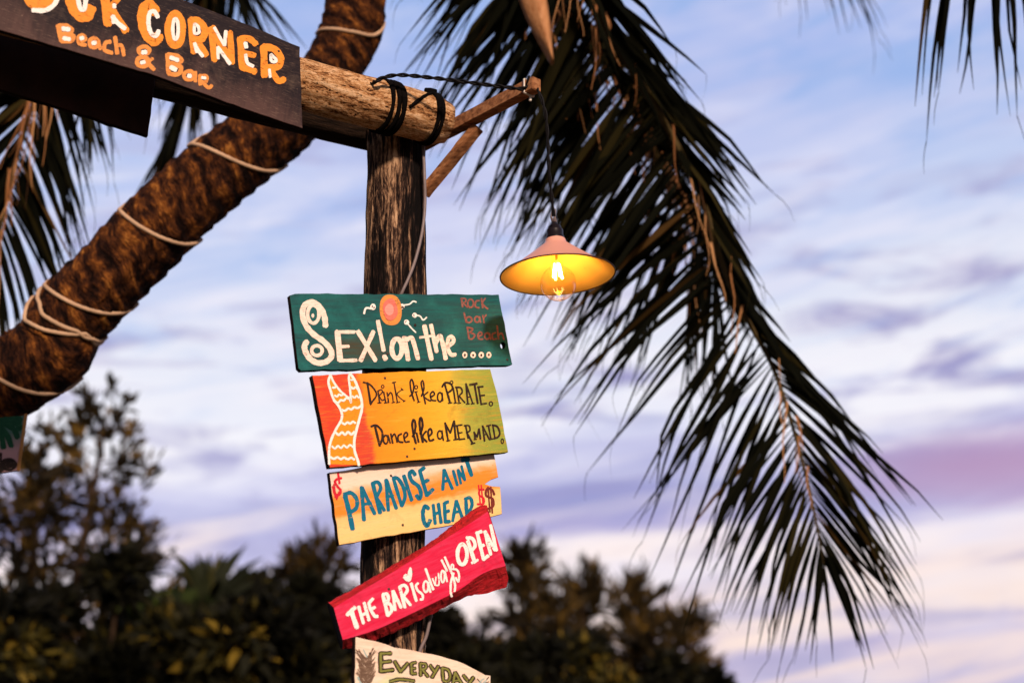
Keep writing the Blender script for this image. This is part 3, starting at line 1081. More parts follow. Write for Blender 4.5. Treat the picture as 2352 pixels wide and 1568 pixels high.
tag_text = [
    (18, [(1778, 178), (1790, 262)]), (16, [(1770, 182), (1815, 182), (1820, 210), (1788, 224)]), (16, [(1792, 222), (1838, 266)]), ('o', 1868, 228, 28, 40, 18),
    (18, [(1952, 200), (1920, 210), (1915, 258), (1950, 272)]), (18, [(1974, 180), (1986, 270)]), (18, [(2012, 178), (1984, 230), (2036, 282)]),
    (18, [(1804, 322), (1826, 412)]), ('o', 1852, 388, 28, 28, 18), ('o', 1932, 385, 24, 28, 18), (16, [(1956, 360), (1966, 415)]), (16, [(1988, 345), (2000, 420)]), (15, [(1992, 375), (2022, 340)]),
    (18, [(1836, 462), (1852, 572)]), (17, [(1832, 462), (1888, 478), (1862, 512)]), (17, [(1860, 514), (1908, 535), (1884, 576), (1850, 574)]),
    (17, [(1945, 552), (1980, 532), (1962, 508), (1940, 535), (1950, 575), (1988, 578)]), ('o', 2030, 548, 24, 30, 17), (16, [(2052, 520), (2064, 580)]),
    (17, [(2112, 515), (2082, 530), (2086, 575), (2120, 575)]), (17, [(2128, 448), (2142, 580)]), (16, [(2142, 540), (2172, 520), (2196, 582)])]
gs.paint('small_lettering', M['maroon'], tag_text, TB)


# --- red orange yellow green board
def c_drink(b, x, y, streak, cloud, fine):
    e = b.math('ADD', x, b.math('MULTIPLY', b.math('SUBTRACT', cloud, 0.5), 0.07))
    e = b.math('ADD', e, b.math('MULTIPLY', b.math('SUBTRACT', streak, 0.5), 0.03))
    c = b.ramp(b.math('ADD', e, 0.5), [(0.30, (0.62, 0.050, 0.022)), (0.365, (0.58, 0.055, 0.03)), (0.378, (0.78, 0.24, 0.012)), (0.50, (0.80, 0.33, 0.016)), (0.58, (0.76, 0.40, 0.03)),
                                      (0.61, (0.66, 0.42, 0.04)), (0.655, (0.34, 0.34, 0.05)), (0.74, (0.22, 0.29, 0.045))])
    c = b.mix(b.ramp(streak, [(0.5, 0.0), (0.72, 0.45)]), c, (0.80, 0.22, 0.015))
    return b.mix(b.ramp(streak, [(0.28, 0.5), (0.45, 0.0)]), c, (0.62, 0.46, 0.06))


M['drink'] = material('red_to_green_painted_board', m_paint_board(c_drink, (0.30, 0.10, 0.02), 0.45))
ds = Sign('sign_board', 'red, orange and green board with a painted striped fish tail at its left end', px(TC, [
    (90, 165), (135, 400), (190, 690), (280, 1170), (1400, 1075), (2225, 1000), (2150, 600), (2095, 330), (2030, 98), (1000, 128)]),
    PF + SN * 0.020, SN, 0.022, M['drink'], px(TC, [(280, 1170), (2225, 1000)]), rough=0.0007)
tail_l = [(288, 160), (266, 235), (288, 325), (325, 430), (378, 500), (412, 580), (404, 655), (352, 745), (302, 850), (274, 965), (275, 1130)]
tail_m = [(288, 160), (325, 240), (392, 330), (455, 385), (496, 420), (512, 462), (508, 400), (500, 300), (488, 200), (498, 140)]
tail_r = [(498, 140), (548, 210), (595, 320), (625, 430), (630, 530), (602, 645), (570, 765), (548, 875), (552, 985), (588, 1095), (598, 1142)]
ds.paint('drawing', M['tail'], [('p', [tuple(p) for p in cr(tail_l, 4)] + [(590, 1140)] + [tuple(p) for p in reversed(cr(tail_r, 4))][1:] + [tuple(p) for p in reversed(cr(tail_m, 4))][1:-1])], TC, h0=0.0005)


def wavy(a, c, n=5, amp=9):
    return [(a[0] + (c[0] - a[0]) * k / n, a[1] + (c[1] - a[1]) * k / n + amp * (1 if k % 2 else -1)) for k in range(n + 1)]


bands = [(25, wavy((312, 300), (346, 292), 2, 4)), (22, wavy((335, 392), (432, 370), 4)), (24, wavy((345, 462), (488, 412), 5)), (18, wavy((508, 215), (536, 212), 2, 4)), (24, wavy((512, 300), (584, 304), 3)),
         (22, wavy((526, 400), (620, 395), 4)), (25, wavy((412, 548), (618, 505), 6)), (24, wavy((416, 690), (560, 675), 5)), (26, wavy((345, 800), (548, 792), 6, 14)), (22, wavy((305, 950), (532, 932), 7, 13)), (26, wavy((288, 1062), (550, 1072), 7))]
ds.paint('drawing_outline', M['white'], [(28, tail_l), (24, tail_m), (30, tail_r)] + bands, TC, h0=0.0018)
dk = [
    (26, [(690, 245), (726, 478)]), (20, [(645, 240), (715, 262), (778, 335), (786, 390), (745, 448), (726, 482)]), (18, [(806, 330), (824, 466)]), (16, [(804, 336), (842, 322), (852, 350), (816, 388)]), (16, [(818, 392), (850, 436), (872, 428)]),
    (16, [(802, 466), (840, 462)]), (18, [(868, 345), (890, 464)]), ('o', 857, 287, 15, 16, 12), (14, [(874, 466), (908, 460)]), (18, [(905, 350), (922, 462)]), (16, [(914, 395), (940, 352), (962, 380), (972, 462)]), (13, [(955, 462), (990, 456)]),
    (18, [(978, 238), (1018, 462)]), (14, [(960, 246), (1000, 238)]), (13, [(1074, 316), (1014, 372), (1094, 448)]), (13, [(1056, 305), (1080, 325)]), (12, [(1005, 462), (1045, 455)]), (13, [(1080, 450), (1102, 438)]),
    (20, [(1200, 440), (1168, 340), (1156, 240), (1176, 212), (1196, 280), (1184, 355), (1152, 392)]), (18, [(1218, 345), (1248, 455)]), ('o', 1222, 293, 16, 18, 12), (13, [(1232, 462), (1265, 452)]), (14, [(1205, 345), (1235, 340)]),
    (20, [(1322, 474), (1292, 335), (1276, 248), (1296, 228), (1306, 310), (1278, 392)]), (18, [(1352, 345), (1306, 392), (1368, 440), (1385, 435)]), (20, [(1376, 402), (1420, 374), (1404, 342), (1376, 372), (1390, 430), (1436, 440)]),
    ('o', 1480, 402, 26, 50, 20), (18, [(1504, 355), (1512, 440)]),
    (24, [(1532, 258), (1592, 466)]), (22, [(1504, 290), (1536, 245), (1596, 256), (1618, 308), (1572, 352)]), (14, [(1568, 470), (1612, 462)]), (20, [(1624, 300), (1650, 466)]), ('o', 1606, 243, 15, 18, 13), (14, [(1632, 468), (1668, 462)]),
    (20, [(1660, 292), (1690, 466)]), (20, [(1650, 294), (1706, 300), (1722, 350), (1682, 390)]), (18, [(1692, 392), (1752, 462)]), (13, [(1676, 470), (1708, 464)]), (22, [(1764, 255), (1784, 474)]), (20, [(1764, 255), (1838, 472)]), (16, [(1774, 405), (1812, 398)]), (14, [(1766, 478), (1802, 474)]), (14, [(1818, 476), (1855, 470)]),
    (24, [(1856, 262), (1892, 470)]), (26, [(1806, 268), (1884, 254)]), (22, [(1900, 292), (1930, 482)]), (20, [(1890, 292), (1950, 286)]), (20, [(1912, 386), (1966, 380)]), (22, [(1928, 480), (1986, 470)]), ('o', 2035, 474, 18, 22, 15),
    (30, [(772, 715), (824, 930)]), (26, [(730, 722), (786, 708), (846, 768), (852, 850), (822, 932)]), ('o', 890, 862, 26, 46, 22), (20, [(914, 815), (940, 902)]), (22, [(946, 800), (966, 902)]), (20, [(956, 845), (982, 802), (1000, 830), (1014, 892)]),
    (22, [(1062, 800), (1028, 822), (1030, 880), (1078, 892)]), (22, [(1090, 852), (1128, 815), (1112, 785), (1088, 818), (1102, 886), (1148, 884)]),
    (28, [(1218, 904), (1190, 790), (1178, 690), (1196, 648), (1214, 700), (1206, 780), (1182, 832)]), (24, [(1226, 790), (1248, 892)]), (28, [(1294, 892), (1266, 760), (1258, 660), (1276, 628), (1292, 710), (1268, 802)]), (24, [(1330, 772), (1292, 832), (1338, 888)]), (24, [(1356, 832), (1392, 792), (1378, 745), (1352, 780), (1368, 872), (1414, 862)]),
    ('o', 1480, 812, 26, 44, 20), (18, [(1502, 765), (1518, 872)]),
    (24, [(1536, 682), (1570, 876)]), (22, [(1536, 682), (1592, 792)]), (24, [(1634, 662), (1592, 792)]), (26, [(1634, 662), (1652, 864)]), (16, [(1552, 880), (1592, 872)]), (18, [(1630, 866), (1680, 858)]), (22, [(1666, 712), (1690, 858)]), (18, [(1656, 712), (1722, 702)]), (16, [(1680, 792), (1722, 786)]), (18, [(1688, 862), (1752, 854)]),
    (22, [(1758, 706), (1788, 850)]), (20, [(1745, 712), (1796, 714), (1806, 764), (1768, 790)]), (24, [(1776, 796), (1836, 905)]), (18, [(1818, 912), (1862, 900)]), (20, [(1852, 782), (1864, 862)]), (20, [(1852, 782), (1884, 836)]), (22, [(1906, 746), (1884, 836)]), (22, [(1906, 746), (1922, 854)]), (14, [(1852, 862), (1880, 858)]),
    (22, [(1944, 714), (1966, 880)]), (20, [(1944, 714), (2018, 862)]), (16, [(1958, 812), (1994, 802)]), (20, [(2008, 712), (2036, 860)]), (18, [(1988, 716), (2032, 706)]), (16, [(2020, 864), (2060, 854)]), (20, [(2056, 706), (2080, 850)]), (22, [(2050, 706), (2104, 722), (2132, 790), (2112, 835), (2070, 852)]), ('o', 2160, 880, 13, 24, 13)]
ds.paint('lettering', M['brownink'], dk, TC)


# --- cream and orange board
def c_par(b, x, y, streak, cloud, fine):
    e = b.math('ADD', y, b.math('MULTIPLY', b.math('SUBTRACT', cloud, 0.5), 0.05))
    e = b.math('ADD', e, b.math('MULTIPLY', b.math('SUBTRACT', streak, 0.5), 0.02))
    c = b.ramp(b.math('ADD', b.math('MULTIPLY', e, 4.0), 0.5), [(0.0, (0.78, 0.48, 0.15)), (0.33, (0.83, 0.56, 0.23)), (0.43, (0.80, 0.48, 0.17)), (0.47, (0.78, 0.23, 0.022)), (0.62, (0.78, 0.25, 0.03)),
                                                       (0.68, (0.80, 0.42, 0.2)), (0.74, (0.82, 0.64, 0.52)), (0.90, (0.82, 0.56, 0.46)), (1.0, (0.84, 0.70, 0.62))])
    return b.mix(b.ramp(streak, [(0.52, 0.0), (0.72, 0.4)]), c, (0.82, 0.52, 0.30))


M['paradise'] = material('cream_orange_painted_board', m_paint_board(c_par, (0.45, 0.18, 0.05), 0.45))
ps = Sign('sign_board', 'cream and orange board with big blue capital letters and red dollar signs', px(TD, [
    (190, 350), (240, 700), (295, 1140), (1230, 975), (1960, 832), (2070, 802), (2062, 640), (2050, 506), (1960, 500), (1885, 475), (1950, 430), (2030, 402), (2012, 290), (1975, 100), (1000, 215)]),
    PF, SN, 0.018, M['paradise'], px(TD, [(295, 1140), (2070, 802)]), rough=0.0007)
bl = [
    (58, [(362, 610), (400, 760), (442, 965)]), (48, [(350, 590), (425, 572), (486, 640), (482, 735), (400, 792)]), (46, [(540, 512), (566, 868)]), (44, [(545, 515), (682, 798)]), (36, [(572, 695), (642, 682)]),
    (48, [(662, 470), (742, 790)]), (42, [(655, 470), (716, 455), (748, 520), (702, 615)]), (42, [(706, 625), (788, 762)]), (42, [(806, 430), (832, 762)]), (42, [(810, 432), (918, 742)]), (36, [(830, 612), (882, 602)]),
    (42, [(888, 420), (976, 712)]), (44, [(880, 412), (936, 418), (996, 515), (1012, 620), (978, 712)]), (44, [(1000, 385), (1086, 652)]), (46, [(1122, 375), (1090, 335), (1062, 370), (1088, 442), (1158, 500), (1186, 575), (1172, 635), (1138, 600)]),
    (46, [(1176, 340), (1252, 602)]), (44, [(1172, 335), (1222, 298)]), (42, [(1212, 462), (1266, 430)]), (46, [(1252, 598), (1318, 532)]),
    (38, [(1438, 322), (1424, 538)]), (38, [(1440, 322), (1528, 528)]), (32, [(1438, 452), (1492, 432)]), (36, [(1538, 332), (1582, 488)]), (32, [(1588, 322), (1622, 470)]), (32, [(1590, 322), (1666, 432)]), (32, [(1628, 280), (1666, 432)]),
    (46, [(1682, 215), (1738, 380)]), (50, [(1632, 218), (1706, 200)]),
    (48, [(1268, 742), (1232, 718), (1208, 782), (1218, 880), (1252, 930), (1288, 868)]), (40, [(1320, 702), (1342, 908)]), (40, [(1376, 690), (1406, 898)]), (36, [(1332, 802), (1392, 782)]),
    (42, [(1442, 682), (1452, 888)]), (40, [(1445, 682), (1482, 668)]), (38, [(1450, 782), (1492, 766)]), (42, [(1452, 886), (1500, 882)]), (38, [(1570, 658), (1532, 878)]), (38, [(1572, 658), (1640, 852)]), (34, [(1556, 782), (1612, 772)]),
    (42, [(1676, 640), (1684, 810)]), (40, [(1668, 640), (1720, 625), (1744, 690), (1722, 758), (1692, 778)])]
ps.paint('lettering', M['blue'], bl, TD)
ps.paint('dollar_sign', M['red'], [(30, [(318, 412), (278, 420), (250, 452), (280, 505), (312, 545), (296, 592), (250, 580), (230, 500)]), (26, [(284, 358), (300, 470)]), (24, [(240, 480), (256, 620)]), (22, [(296, 560), (268, 642)])], TD)
ps.paint('dollar_sign', M['red'], [(24, [(1872, 536), (1828, 540), (1822, 595), (1868, 632), (1866, 688), (1800, 696)]), (17, [(1814, 488), (1832, 694)]), (17, [(1842, 488), (1862, 694)])], TD)
ps.paint('dollar_sign', M['darkred'], [(28, [(1985, 590), (1960, 540), (1906, 528), (1896, 600), (1968, 640), (1972, 715), (1922, 742)]), (20, [(1916, 508), (1938, 780)]), (20, [(1946, 508), (1964, 790)])], TD, label='dark red dollar sign')

# --- red slab
M['redface'] = material('crimson_painted_board', m_paint_board(lambda b, x, y, s, c, f: b.mix(b.ramp(s, [(0.35, 0.0), (0.7, 1.0)]), (0.60, 0.003, 0.042), (0.66, 0.040, 0.11)), (0.34, 0.003, 0.012), 0.5))


def m_rededge(b):
    v = b.coord('Object')
    n = b.noise(b.mapv(v, scale=(14, 60, 60)), 2.0, 7, 0.7, 0.6)
    c = b.ramp(n, [(0.30, (0.05, 0.004, 0.004)), (0.42, (0.36, 0.008, 0.012)), (0.6, (0.58, 0.012, 0.022)), (0.75, (0.70, 0.10, 0.09))])
    b.out(c, 0.7, b.bump(n, 1.0, 0.01), 0.2)


M['rededge'] = material('red_rough_edge', m_rededge)
M['darkend'] = material('near_black_slab_end', m_flat((0.012, 0.010, 0.010), 0.9, 0.1))  # left end only, near black; the right end keeps the rough red
t_red = 0.045
rs = Sign('sign_board', 'crimson wavy edged slab with white letters nailed at a slant across the post', px(TE, [(240, 745), (335, 1095), (2110, 290), (1910, -340)]),
          PF + SN * 0.022, SN, t_red, None, px(TE, [(335, 1095), (2110, 290)]), build=False)


def resample(pts, n):
    p = np.array([q for q in cr(pts, 12)])
    d = np.concatenate([[0], np.cumsum(np.linalg.norm(np.diff(p, axis=0), axis=1))])
    t = np.linspace(0, d[-1], n)
    return np.stack([np.interp(t, d, p[:, 0]), np.interp(t, d, p[:, 1])], 1)


NS = 70
rows_def = [  # (pixel curve, height relative to the face)
    ([(176, 690), (500, 512), (900, 272), (1300, 30), (1700, -278), (1820, -352), (1905, -372)], -0.036),
    ([(176, 686), (510, 512), (910, 272), (1310, 34), (1705, -270), (1825, -345), (1908, -366)], -0.022),
    ([(238, 745), (540, 560), (900, 345), (1300, 90), (1700, -160), (1820, -238), (1912, -300)], 0.0),
    ([(268, 860), (620, 690), (1000, 500), (1400, 290), (1750, 60), (1860, 0), (2012, -20)], 0.0),
    ([(335, 1095), (700, 982), (1180, 762), (1600, 552), (1800, 408), (1950, 335), (2108, 290)], 0.0),
    ([(336, 1150), (700, 1040), (1190, 815), (1620, 610), (1850, 480), (1980, 420), (2138, 425)], -0.020),
    ([(332, 1196), (500, 1165), (700, 1095), (900, 1008), (1300, 818), (1650, 640), (1900, 588), (2118, 522)], -0.036),
]
grid = []
for ri, (pts, h) in enumerate(rows_def):
    rr = resample(pts, NS)
    row = []
    for i, (x, y) in enumerate(rr):
        jx = jy = 0
        hh = h
        if ri in (0, 1, 5, 6):
            jy = 12 * mnoise.noise(Vector((i * 0.35, ri * 5.0, 0))) + random.uniform(-4, 4)
            hh += 0.006 * mnoise.noise(Vector((i * 0.5, ri * 7.0, 3)))
        row.append(rs.loc(TE[0] + (x + jx) * TE[2], TE[1] + (y + jy) * TE[2], hh))
    grid.append(row)
back0 = [Vector((p.x, p.y, -t_red)) for p in grid[0]]
back1 = [Vector((p.x, p.y + 0.004, -t_red)) for p in grid[-1]]
grid = [back0] + grid + [back1]
verts = [p for row in grid for p in row]
faces, mi = [], []
NR = len(grid)
for r_ in range(NR):
    for i in range(NS - 1):
        r2 = (r_ + 1) % NR
        faces.append((r_ * NS + i, r2 * NS + i, r2 * NS + i + 1, r_ * NS + i + 1))
        mi.append(0 if r_ in (3, 4) else 1)
faces.append(tuple(r_ * NS for r_ in reversed(range(NR)))); mi.append(2)
faces.append(tuple(r_ * NS + NS - 1 for r_ in range(NR))); mi.append(1)
me = mesh('board', verts, faces)
ob = link('board', me, M['redface'], rs.e)
me.materials.append(M['rededge']); me.materials.append(M['darkend'])
me.polygons.foreach_set('material_index', mi)
rs.board = ob
bm = bmesh.new(); bm.from_mesh(me); bmesh.ops.recalc_face_normals(bm, faces=bm.faces); bm.to_mesh(me); bm.free()
wt = [
    (46, [(385, 822), (432, 775), (468, 742)]), (54, [(430, 790), (488, 958)]), (38, [(508, 732), (560, 912)]), (38, [(568, 692), (622, 882)]), (34, [(542, 828), (602, 795)]),
    (38, [(620, 700), (640, 770), (682, 835)]), (38, [(618, 695), (662, 648)]), (36, [(642, 768), (684, 738)]), (38, [(680, 838), (714, 838)]),
    (42, [(774, 612), (826, 828)]), (38, [(772, 600), (818, 598), (832, 655), (802, 695)]), (38, [(802, 695), (852, 710), (866, 775), (826, 830)]),
    (36, [(880, 562), (904, 770)]), (36, [(884, 562), (970, 742)]), (30, [(892, 675), (942, 660)]), (38, [(956, 522), (1012, 742)]), (36, [(950, 520), (1008, 500), (1038, 555), (992, 622)]), (34, [(1000, 625), (1072, 715)]),
    (34, [(1080, 480), (1136, 670)]), (28, [(1156, 478), (1132, 505), (1150, 555), (1202, 602), (1204, 650), (1180, 655)]),
    ('o', 1240, 515, 26, 60, 25), (25, [(1264, 470), (1290, 575)]), (28, [(1238, 322), (1280, 440), (1320, 548)]), (20, [(1312, 428), (1341, 500)]), (16, [(1341, 500), (1350, 410)]), (18, [(1343, 500), (1382, 490), (1377, 372)]),
    ('o', 1424, 405, 20, 64, 22), (22, [(1448, 350), (1471, 460)]), (25, [(1411, 226), (1470, 342)]), (26, [(1447, 195), (1500, 320), (1534, 400), (1558, 500), (1552, 565)]), (26, [(1542, 370), (1514, 465), (1510, 560), (1520, 622)]),
    ('o', 1528, 300, 13, 28, 18), (24, [(1540, 325), (1580, 335), (1602, 395), (1592, 460), (1566, 418)]),
    ('o', 1636, 165, 52, 110, 44), (44, [(1698, 20), (1772, 250)]), (40, [(1688, -15), (1748, -5), (1776, 70), (1728, 132)]), (30, [(1740, 258), (1806, 225)]),
    (42, [(1800, -62), (1868, 218)]), (38, [(1790, -65), (1846, -85)]), (36, [(1832, 82), (1872, 62)]), (40, [(1866, 220), (1918, 180)]),
    (40, [(1882, -86), (1946, 164)]), (38, [(1884, -86), (1992, 118)]), (40, [(1946, -150), (2008, 122)])]
rs.paint('lettering', M['white'], wt, TE, h0=0.0025)
rs.paint('heart', M['white'], [('p', [(990, 418), (1000, 388), (1022, 374), (1040, 384), (1046, 345), (1066, 302), (1082, 310), (1092, 355), (1088, 410), (1076, 450), (1050, 465), (1015, 448)])], TE, h0=0.0030)


# --- pale board at the bottom
def c_day(b, x, y, streak, cloud, fine):
    c = b.mix(b.ramp(streak, [(0.4, 0.0), (0.7, 1.0)]), (0.78, 0.64, 0.52), (0.74, 0.50, 0.38))
    e = b.math('ADD', b.math('MULTIPLY', y, -10.0), b.math('MULTIPLY', b.math('SUBTRACT', cloud, 0.5), 2.2))
    return b.mix(b.ramp(e, [(0.05, 0.0), (0.5, 0.85)]), c, (0.48, 0.62, 0.28))


M['day'] = material('pale_painted_board', m_paint_board(c_day, (0.30, 0.20, 0.14), 0.5))
es = Sign('sign_board', 'pale board with olive letters and a painted pineapple, lowest board on the post', px(TE, [
    (475, 1060), (470, 1600), (466, 2050), (1100, 2080), (1975, 2110), (1955, 1700), (1945, 1482), (1890, 1476), (1800, 1428), (1650, 1350), (1400, 1270), (1000, 1190), (700, 1110)]),
    PF + SN * 0.075, SN, 0.020, M['day'], px(TE, [(466, 2050), (1975, 2110)]), rough=0.0009)
ol = [
    (50, [(748, 1240), (750, 1440)]), (42, [(748, 1242), (862, 1240)]), (40, [(752, 1340), (858, 1326)]), (44, [(752, 1436), (884, 1420)]), (44, [(902, 1330), (965, 1440)]), (44, [(965, 1440), (1042, 1350)]),
    (42, [(1080, 1352), (1088, 1462)]), (36, [(1082, 1350), (1130, 1340)]), (34, [(1086, 1408), (1126, 1402)]), (38, [(1088, 1462), (1134, 1460)]), (40, [(1180, 1350), (1184, 1482)]), (38, [(1180, 1350), (1238, 1360), (1236, 1402), (1186, 1418)]), (38, [(1205, 1420), (1262, 1492)]),
    (40, [(1288, 1372), (1328, 1432)]), (42, [(1376, 1382), (1308, 1500)]), (42, [(1418, 1400), (1430, 1532)]), (40, [(1420, 1402), (1482, 1422), (1506, 1490), (1480, 1545), (1430, 1540)]),
    (42, [(1558, 1450), (1532, 1590)]), (42, [(1560, 1450), (1634, 1580)]), (32, [(1548, 1540), (1604, 1535)]), (40, [(1650, 1482), (1692, 1534)]), (42, [(1758, 1502), (1690, 1600)]), (40, [(852, 1548), (960, 1524), (1112, 1542)])]
es.paint('lettering_outline', M['brownink'], ol, TE, wk=1.25, h0=0.0006)
es.paint('lettering', M['olive'], ol, TE, wk=0.55, h0=0.0032)
pine = []
for k in range(15):
    yy = 1300 + k * 22
    for sgn in (-1, 1):
        for q in range(4):
            L_ = random.uniform(55, 110)
            x1 = 588 + random.uniform(-8, 8)
            pine.append((random.uniform(6, 13), [(x1, yy + random.uniform(-10, 10)), (x1 + sgn * L_ * 0.5, yy - L_ * 0.55), (x1 + sgn * L_ * random.uniform(0.8, 1.05), yy - L_ * random.uniform(0.9, 1.35))]))
pine = [p for p in pine if min(q[1] for q in p[1]) > 1140]
es.paint('drawing', material('umber_paint', m_brush((0.13, 0.075, 0.05), (0.24, 0.16, 0.11), 0.8)), pine, TE)
es.paint('drawing', material('grey_blue_paint', m_brush((0.30, 0.42, 0.42), (0.5, 0.5, 0.44), 0.8)), [(16, [(1800, 1600), (1850, 1530), (1875, 1520)]), (14, [(1830, 1610), (1880, 1545)]), (18, [(1850, 1600), (1900, 1530)]), (20, [(500, 1500), (545, 1590)]), (16, [(560, 1200), (600, 1280)])], TE)
es.paint('drawing', M['brownink'], [(12, [(1800, 1520), (1850, 1575)]), (12, [(1875, 1555), (1925, 1500)]), (10, [(1840, 1580), (1925, 1550)])], TE)


# --- small picture board at the far left edge
def c_pic(b, x, y, streak, cloud, fine):
    return b.mix(b.ramp(b.math('ADD', b.math('MULTIPLY', y, 5.0), b.math('MULTIPLY', cloud, 0.3)), [(0.1, 0.0), (0.4, 1.0)]), (0.62, 0.34, 0.34), (0.10, 0.20, 0.16))


M['pic'] = material('picture_board_paint', m_paint_board(c_pic, (0.2, 0.1, 0.1), 0.3))
M['leafgreen'] = material('leaf_green_paint', m_brush((0.006, 0.07, 0.030), (0.02, 0.13, 0.05), 0.7))
pn = Vector((0.45, -0.9, 0)).normalized()
pp0 = P(20, 1010, 4.38)
pb = Sign('sign_board', 'small picture board with painted green leaves hanging under the leaning palm trunk', [(56, 953), (40, 1080), (-40, 1091), (-120, 1101), (-120, 978)], pp0, pn, 0.018, M['pic'], [(-120, 1101), (40, 1080)], rough=0.0006)
pb.paint('drawing', M['leafgreen'], [(14, [(-30, 968), (10, 990), (26, 1024)]), (14, [(-10, 966), (28, 982), (40, 1004)]), (14, [(-30, 972), (0, 994), (8, 1027)]), (16, [(0, 966), (36, 970), (46, 984)]), (16, [(10, 964), (46, 964)]), (14, [(-60, 978), (-30, 1002), (-22, 1032)]), (20, [(-60, 975), (45, 964)])], (0, 0, 1))
pb.paint('drawing', M['brownink'], [('d', 20, 1066, 19, 16), ('d', -10, 1076, 20, 10), (6, [(2, 1040), (1, 1080)])], (0, 0, 1))
pbe = child('lit_edge_strip', bar(on_plane(59, 951, pp0 + pn * 0.009, pn), on_plane(41, 1082, pp0 + pn * 0.009, pn), 0.010, 0.024, up=tuple(pn)), material('orange_lit_edge', m_flat((0.62, 0.27, 0.07), 0.5)), pb.e)  # added strip, warm light on the board's edge put into its orange colour

# nail heads fixing the boards to the post
M['nail'] = material('rusty_nail', m_flat((0.05, 0.025, 0.018), 0.6, 0.4))
for sg, pts in ((gs, [(890, 812), (925, 706), (1165, 834 - 8)]), (ds, [(884, 868), (952, 1030), (935, 1048)]), (ps, [(898, 1092), (925, 1205)]), (rs, [(893, 1352), (946, 1312)]), (es, [(850, 1500)]), (rock, [(600, 215), (640, 118)])):
    for (u, v) in pts:
        q = sg.loc(u, v, 0.0)
        nm = lathe([(0.0, 0.0016), (0.0022, 0.0014), (0.0032, 0.0006), (0.0034, -0.001)], 14)
        nm.transform(Matrix.Translation(q))
        link('nail', nm, M['nail'], sg.e, True)

# ------------------------------------------------------------------ leaning palm
trunk_px = [(58, 848, 4.62, 93), (150, 740, 4.65, 90), (255, 630, 4.68, 88), (370, 515, 4.72, 87), (485, 408, 4.78, 86), (625, 300, 4.85, 80), (700, 238, 4.90, 73), (757, 172, 4.95, 68), (795, 100, 5.0, 68), (812, 50, 5.02, 68), (822, -40, 5.05, 66), (832, -200, 5.05, 62), (850, -400, 5.05, 60)]
base_pts = [Vector((-5.05, 4.15, -0.15)), Vector((-4.3, 4.25, 0.75)), Vector((-3.3, 4.32, 1.72)), Vector((-2.35, 4.36, 2.45))]
tp = base_pts + [P(u, v, d) for u, v, d, w in trunk_px]
trd = [0.17, 0.15, 0.14, 0.135] + [w * d / F for u, v, d, w in trunk_px]
tcur = np.array(cr([np.array((*p, r)) for p, r in zip(tp, trd)], 40))
seg = np.concatenate([[0], np.cumsum(np.linalg.norm(np.diff(tcur[:, :3], axis=0), axis=1))])
NT = 420
tt = np.linspace(0, seg[-1], NT)
tcur = np.stack([np.interp(tt, seg, tcur[:, k]) for k in range(4)], 1)
tpts = [Vector(p[:3]) for p in tcur]
trad = tcur[:, 3]


def trunk_disp(an, s, t):
    x, y = math.cos(an), math.sin(an)
    w = 0.05 * mnoise.noise(Vector((x * 1.3, y * 1.3, s * 2))) + 0.018 * y
    ring = ((s + w) / 0.068) % 1.0
    d = 0.075 * (ring - 0.5)
    d += 0.05 * mnoise.noise(Vector((x * 2.5, y * 2.5, s * 6)))
    d += 0.028 * mnoise.noise(Vector((x * 8, y * 8, s * 22)))
    return 1 + d


palm = thing('palm_tree', 'leaning coconut palm with brown ringed trunk and long dark hanging fronds', 'palm tree', base_pts[0])
child('trunk', tube(tpts, lambda t: float(np.interp(t, np.linspace(0, 1, NT), trad)), 90, trunk_disp, True, True), M['trunk'], palm, True)


# cord wound round the trunk: helix given by where it crosses the trunk's left and right outline
def proj(p):
    q = p - CAM
    d = q.dot(FWD)
    return CX + F * q.dot(RGT) / d, CY - F * q.dot(UPV) / d


tpx = np.array([proj(p) if (p - CAM).dot(FWD) > 0.5 else (-9e3, 9e3) for p in tpts])


def s_of(u, v):
    return int(np.argmin((tpx[:, 0] - u) ** 2 + (tpx[:, 1] - v) ** 2))


def coil_pt(fi, phi, lift=0.003):
    i = min(max(int(fi), 1), NT - 2)
    T = (tpts[i + 1] - tpts[i - 1]).normalized()
    base = tpts[i].lerp(tpts[i + 1], fi - int(fi)) if fi >= i else tpts[i]
    V = (CAM - base); V = (V - T * V.dot(T)).normalized()
    Sd = T.cross(V)
    if Sd.dot(RGT) < 0:
        Sd = -Sd
    return base + (Sd * math.sin(phi) + V * math.cos(phi)) * (trad[i] * 0.985 + lift)


coils = [((728, 82), (888, 52)), ((448, 355), (650, 378)), ((292, 492), (457, 550)), ((118, 655), (306, 695)), ((98, 668), (228, 772)), ((90, 688), (224, 782)), ((-60, 850), (165, 850))]
cp = []
for ci, (l, r_) in enumerate(coils):
    sl, sr = s_of(*l), s_of(*r_)
    bow = 3.0
    for k in range(14):
        t = k / 13
        cp.append(coil_pt(sl + (sr - sl) * t - bow * math.sin(math.pi * t), R(-92) + R(184) * t))
    if ci + 1 < len(coils):
        s2 = s_of(*coils[ci + 1][0])
        for k in range(1, 14):
            t = k / 14
            cp.append(coil_pt(sr + (s2 - sr) * t, R(92) + R(176) * t))
cp = [Vector(p) for p in cr(cp, 3)]
o = link('cord', tube(cp, 0.0068, 10, lambda an, s, t: 1 + 0.08 * math.sin(s * 260 + an)), M['cord'], None, True)
tag(o, 'pale cord wound in wide turns round the leaning palm trunk', 'cord')


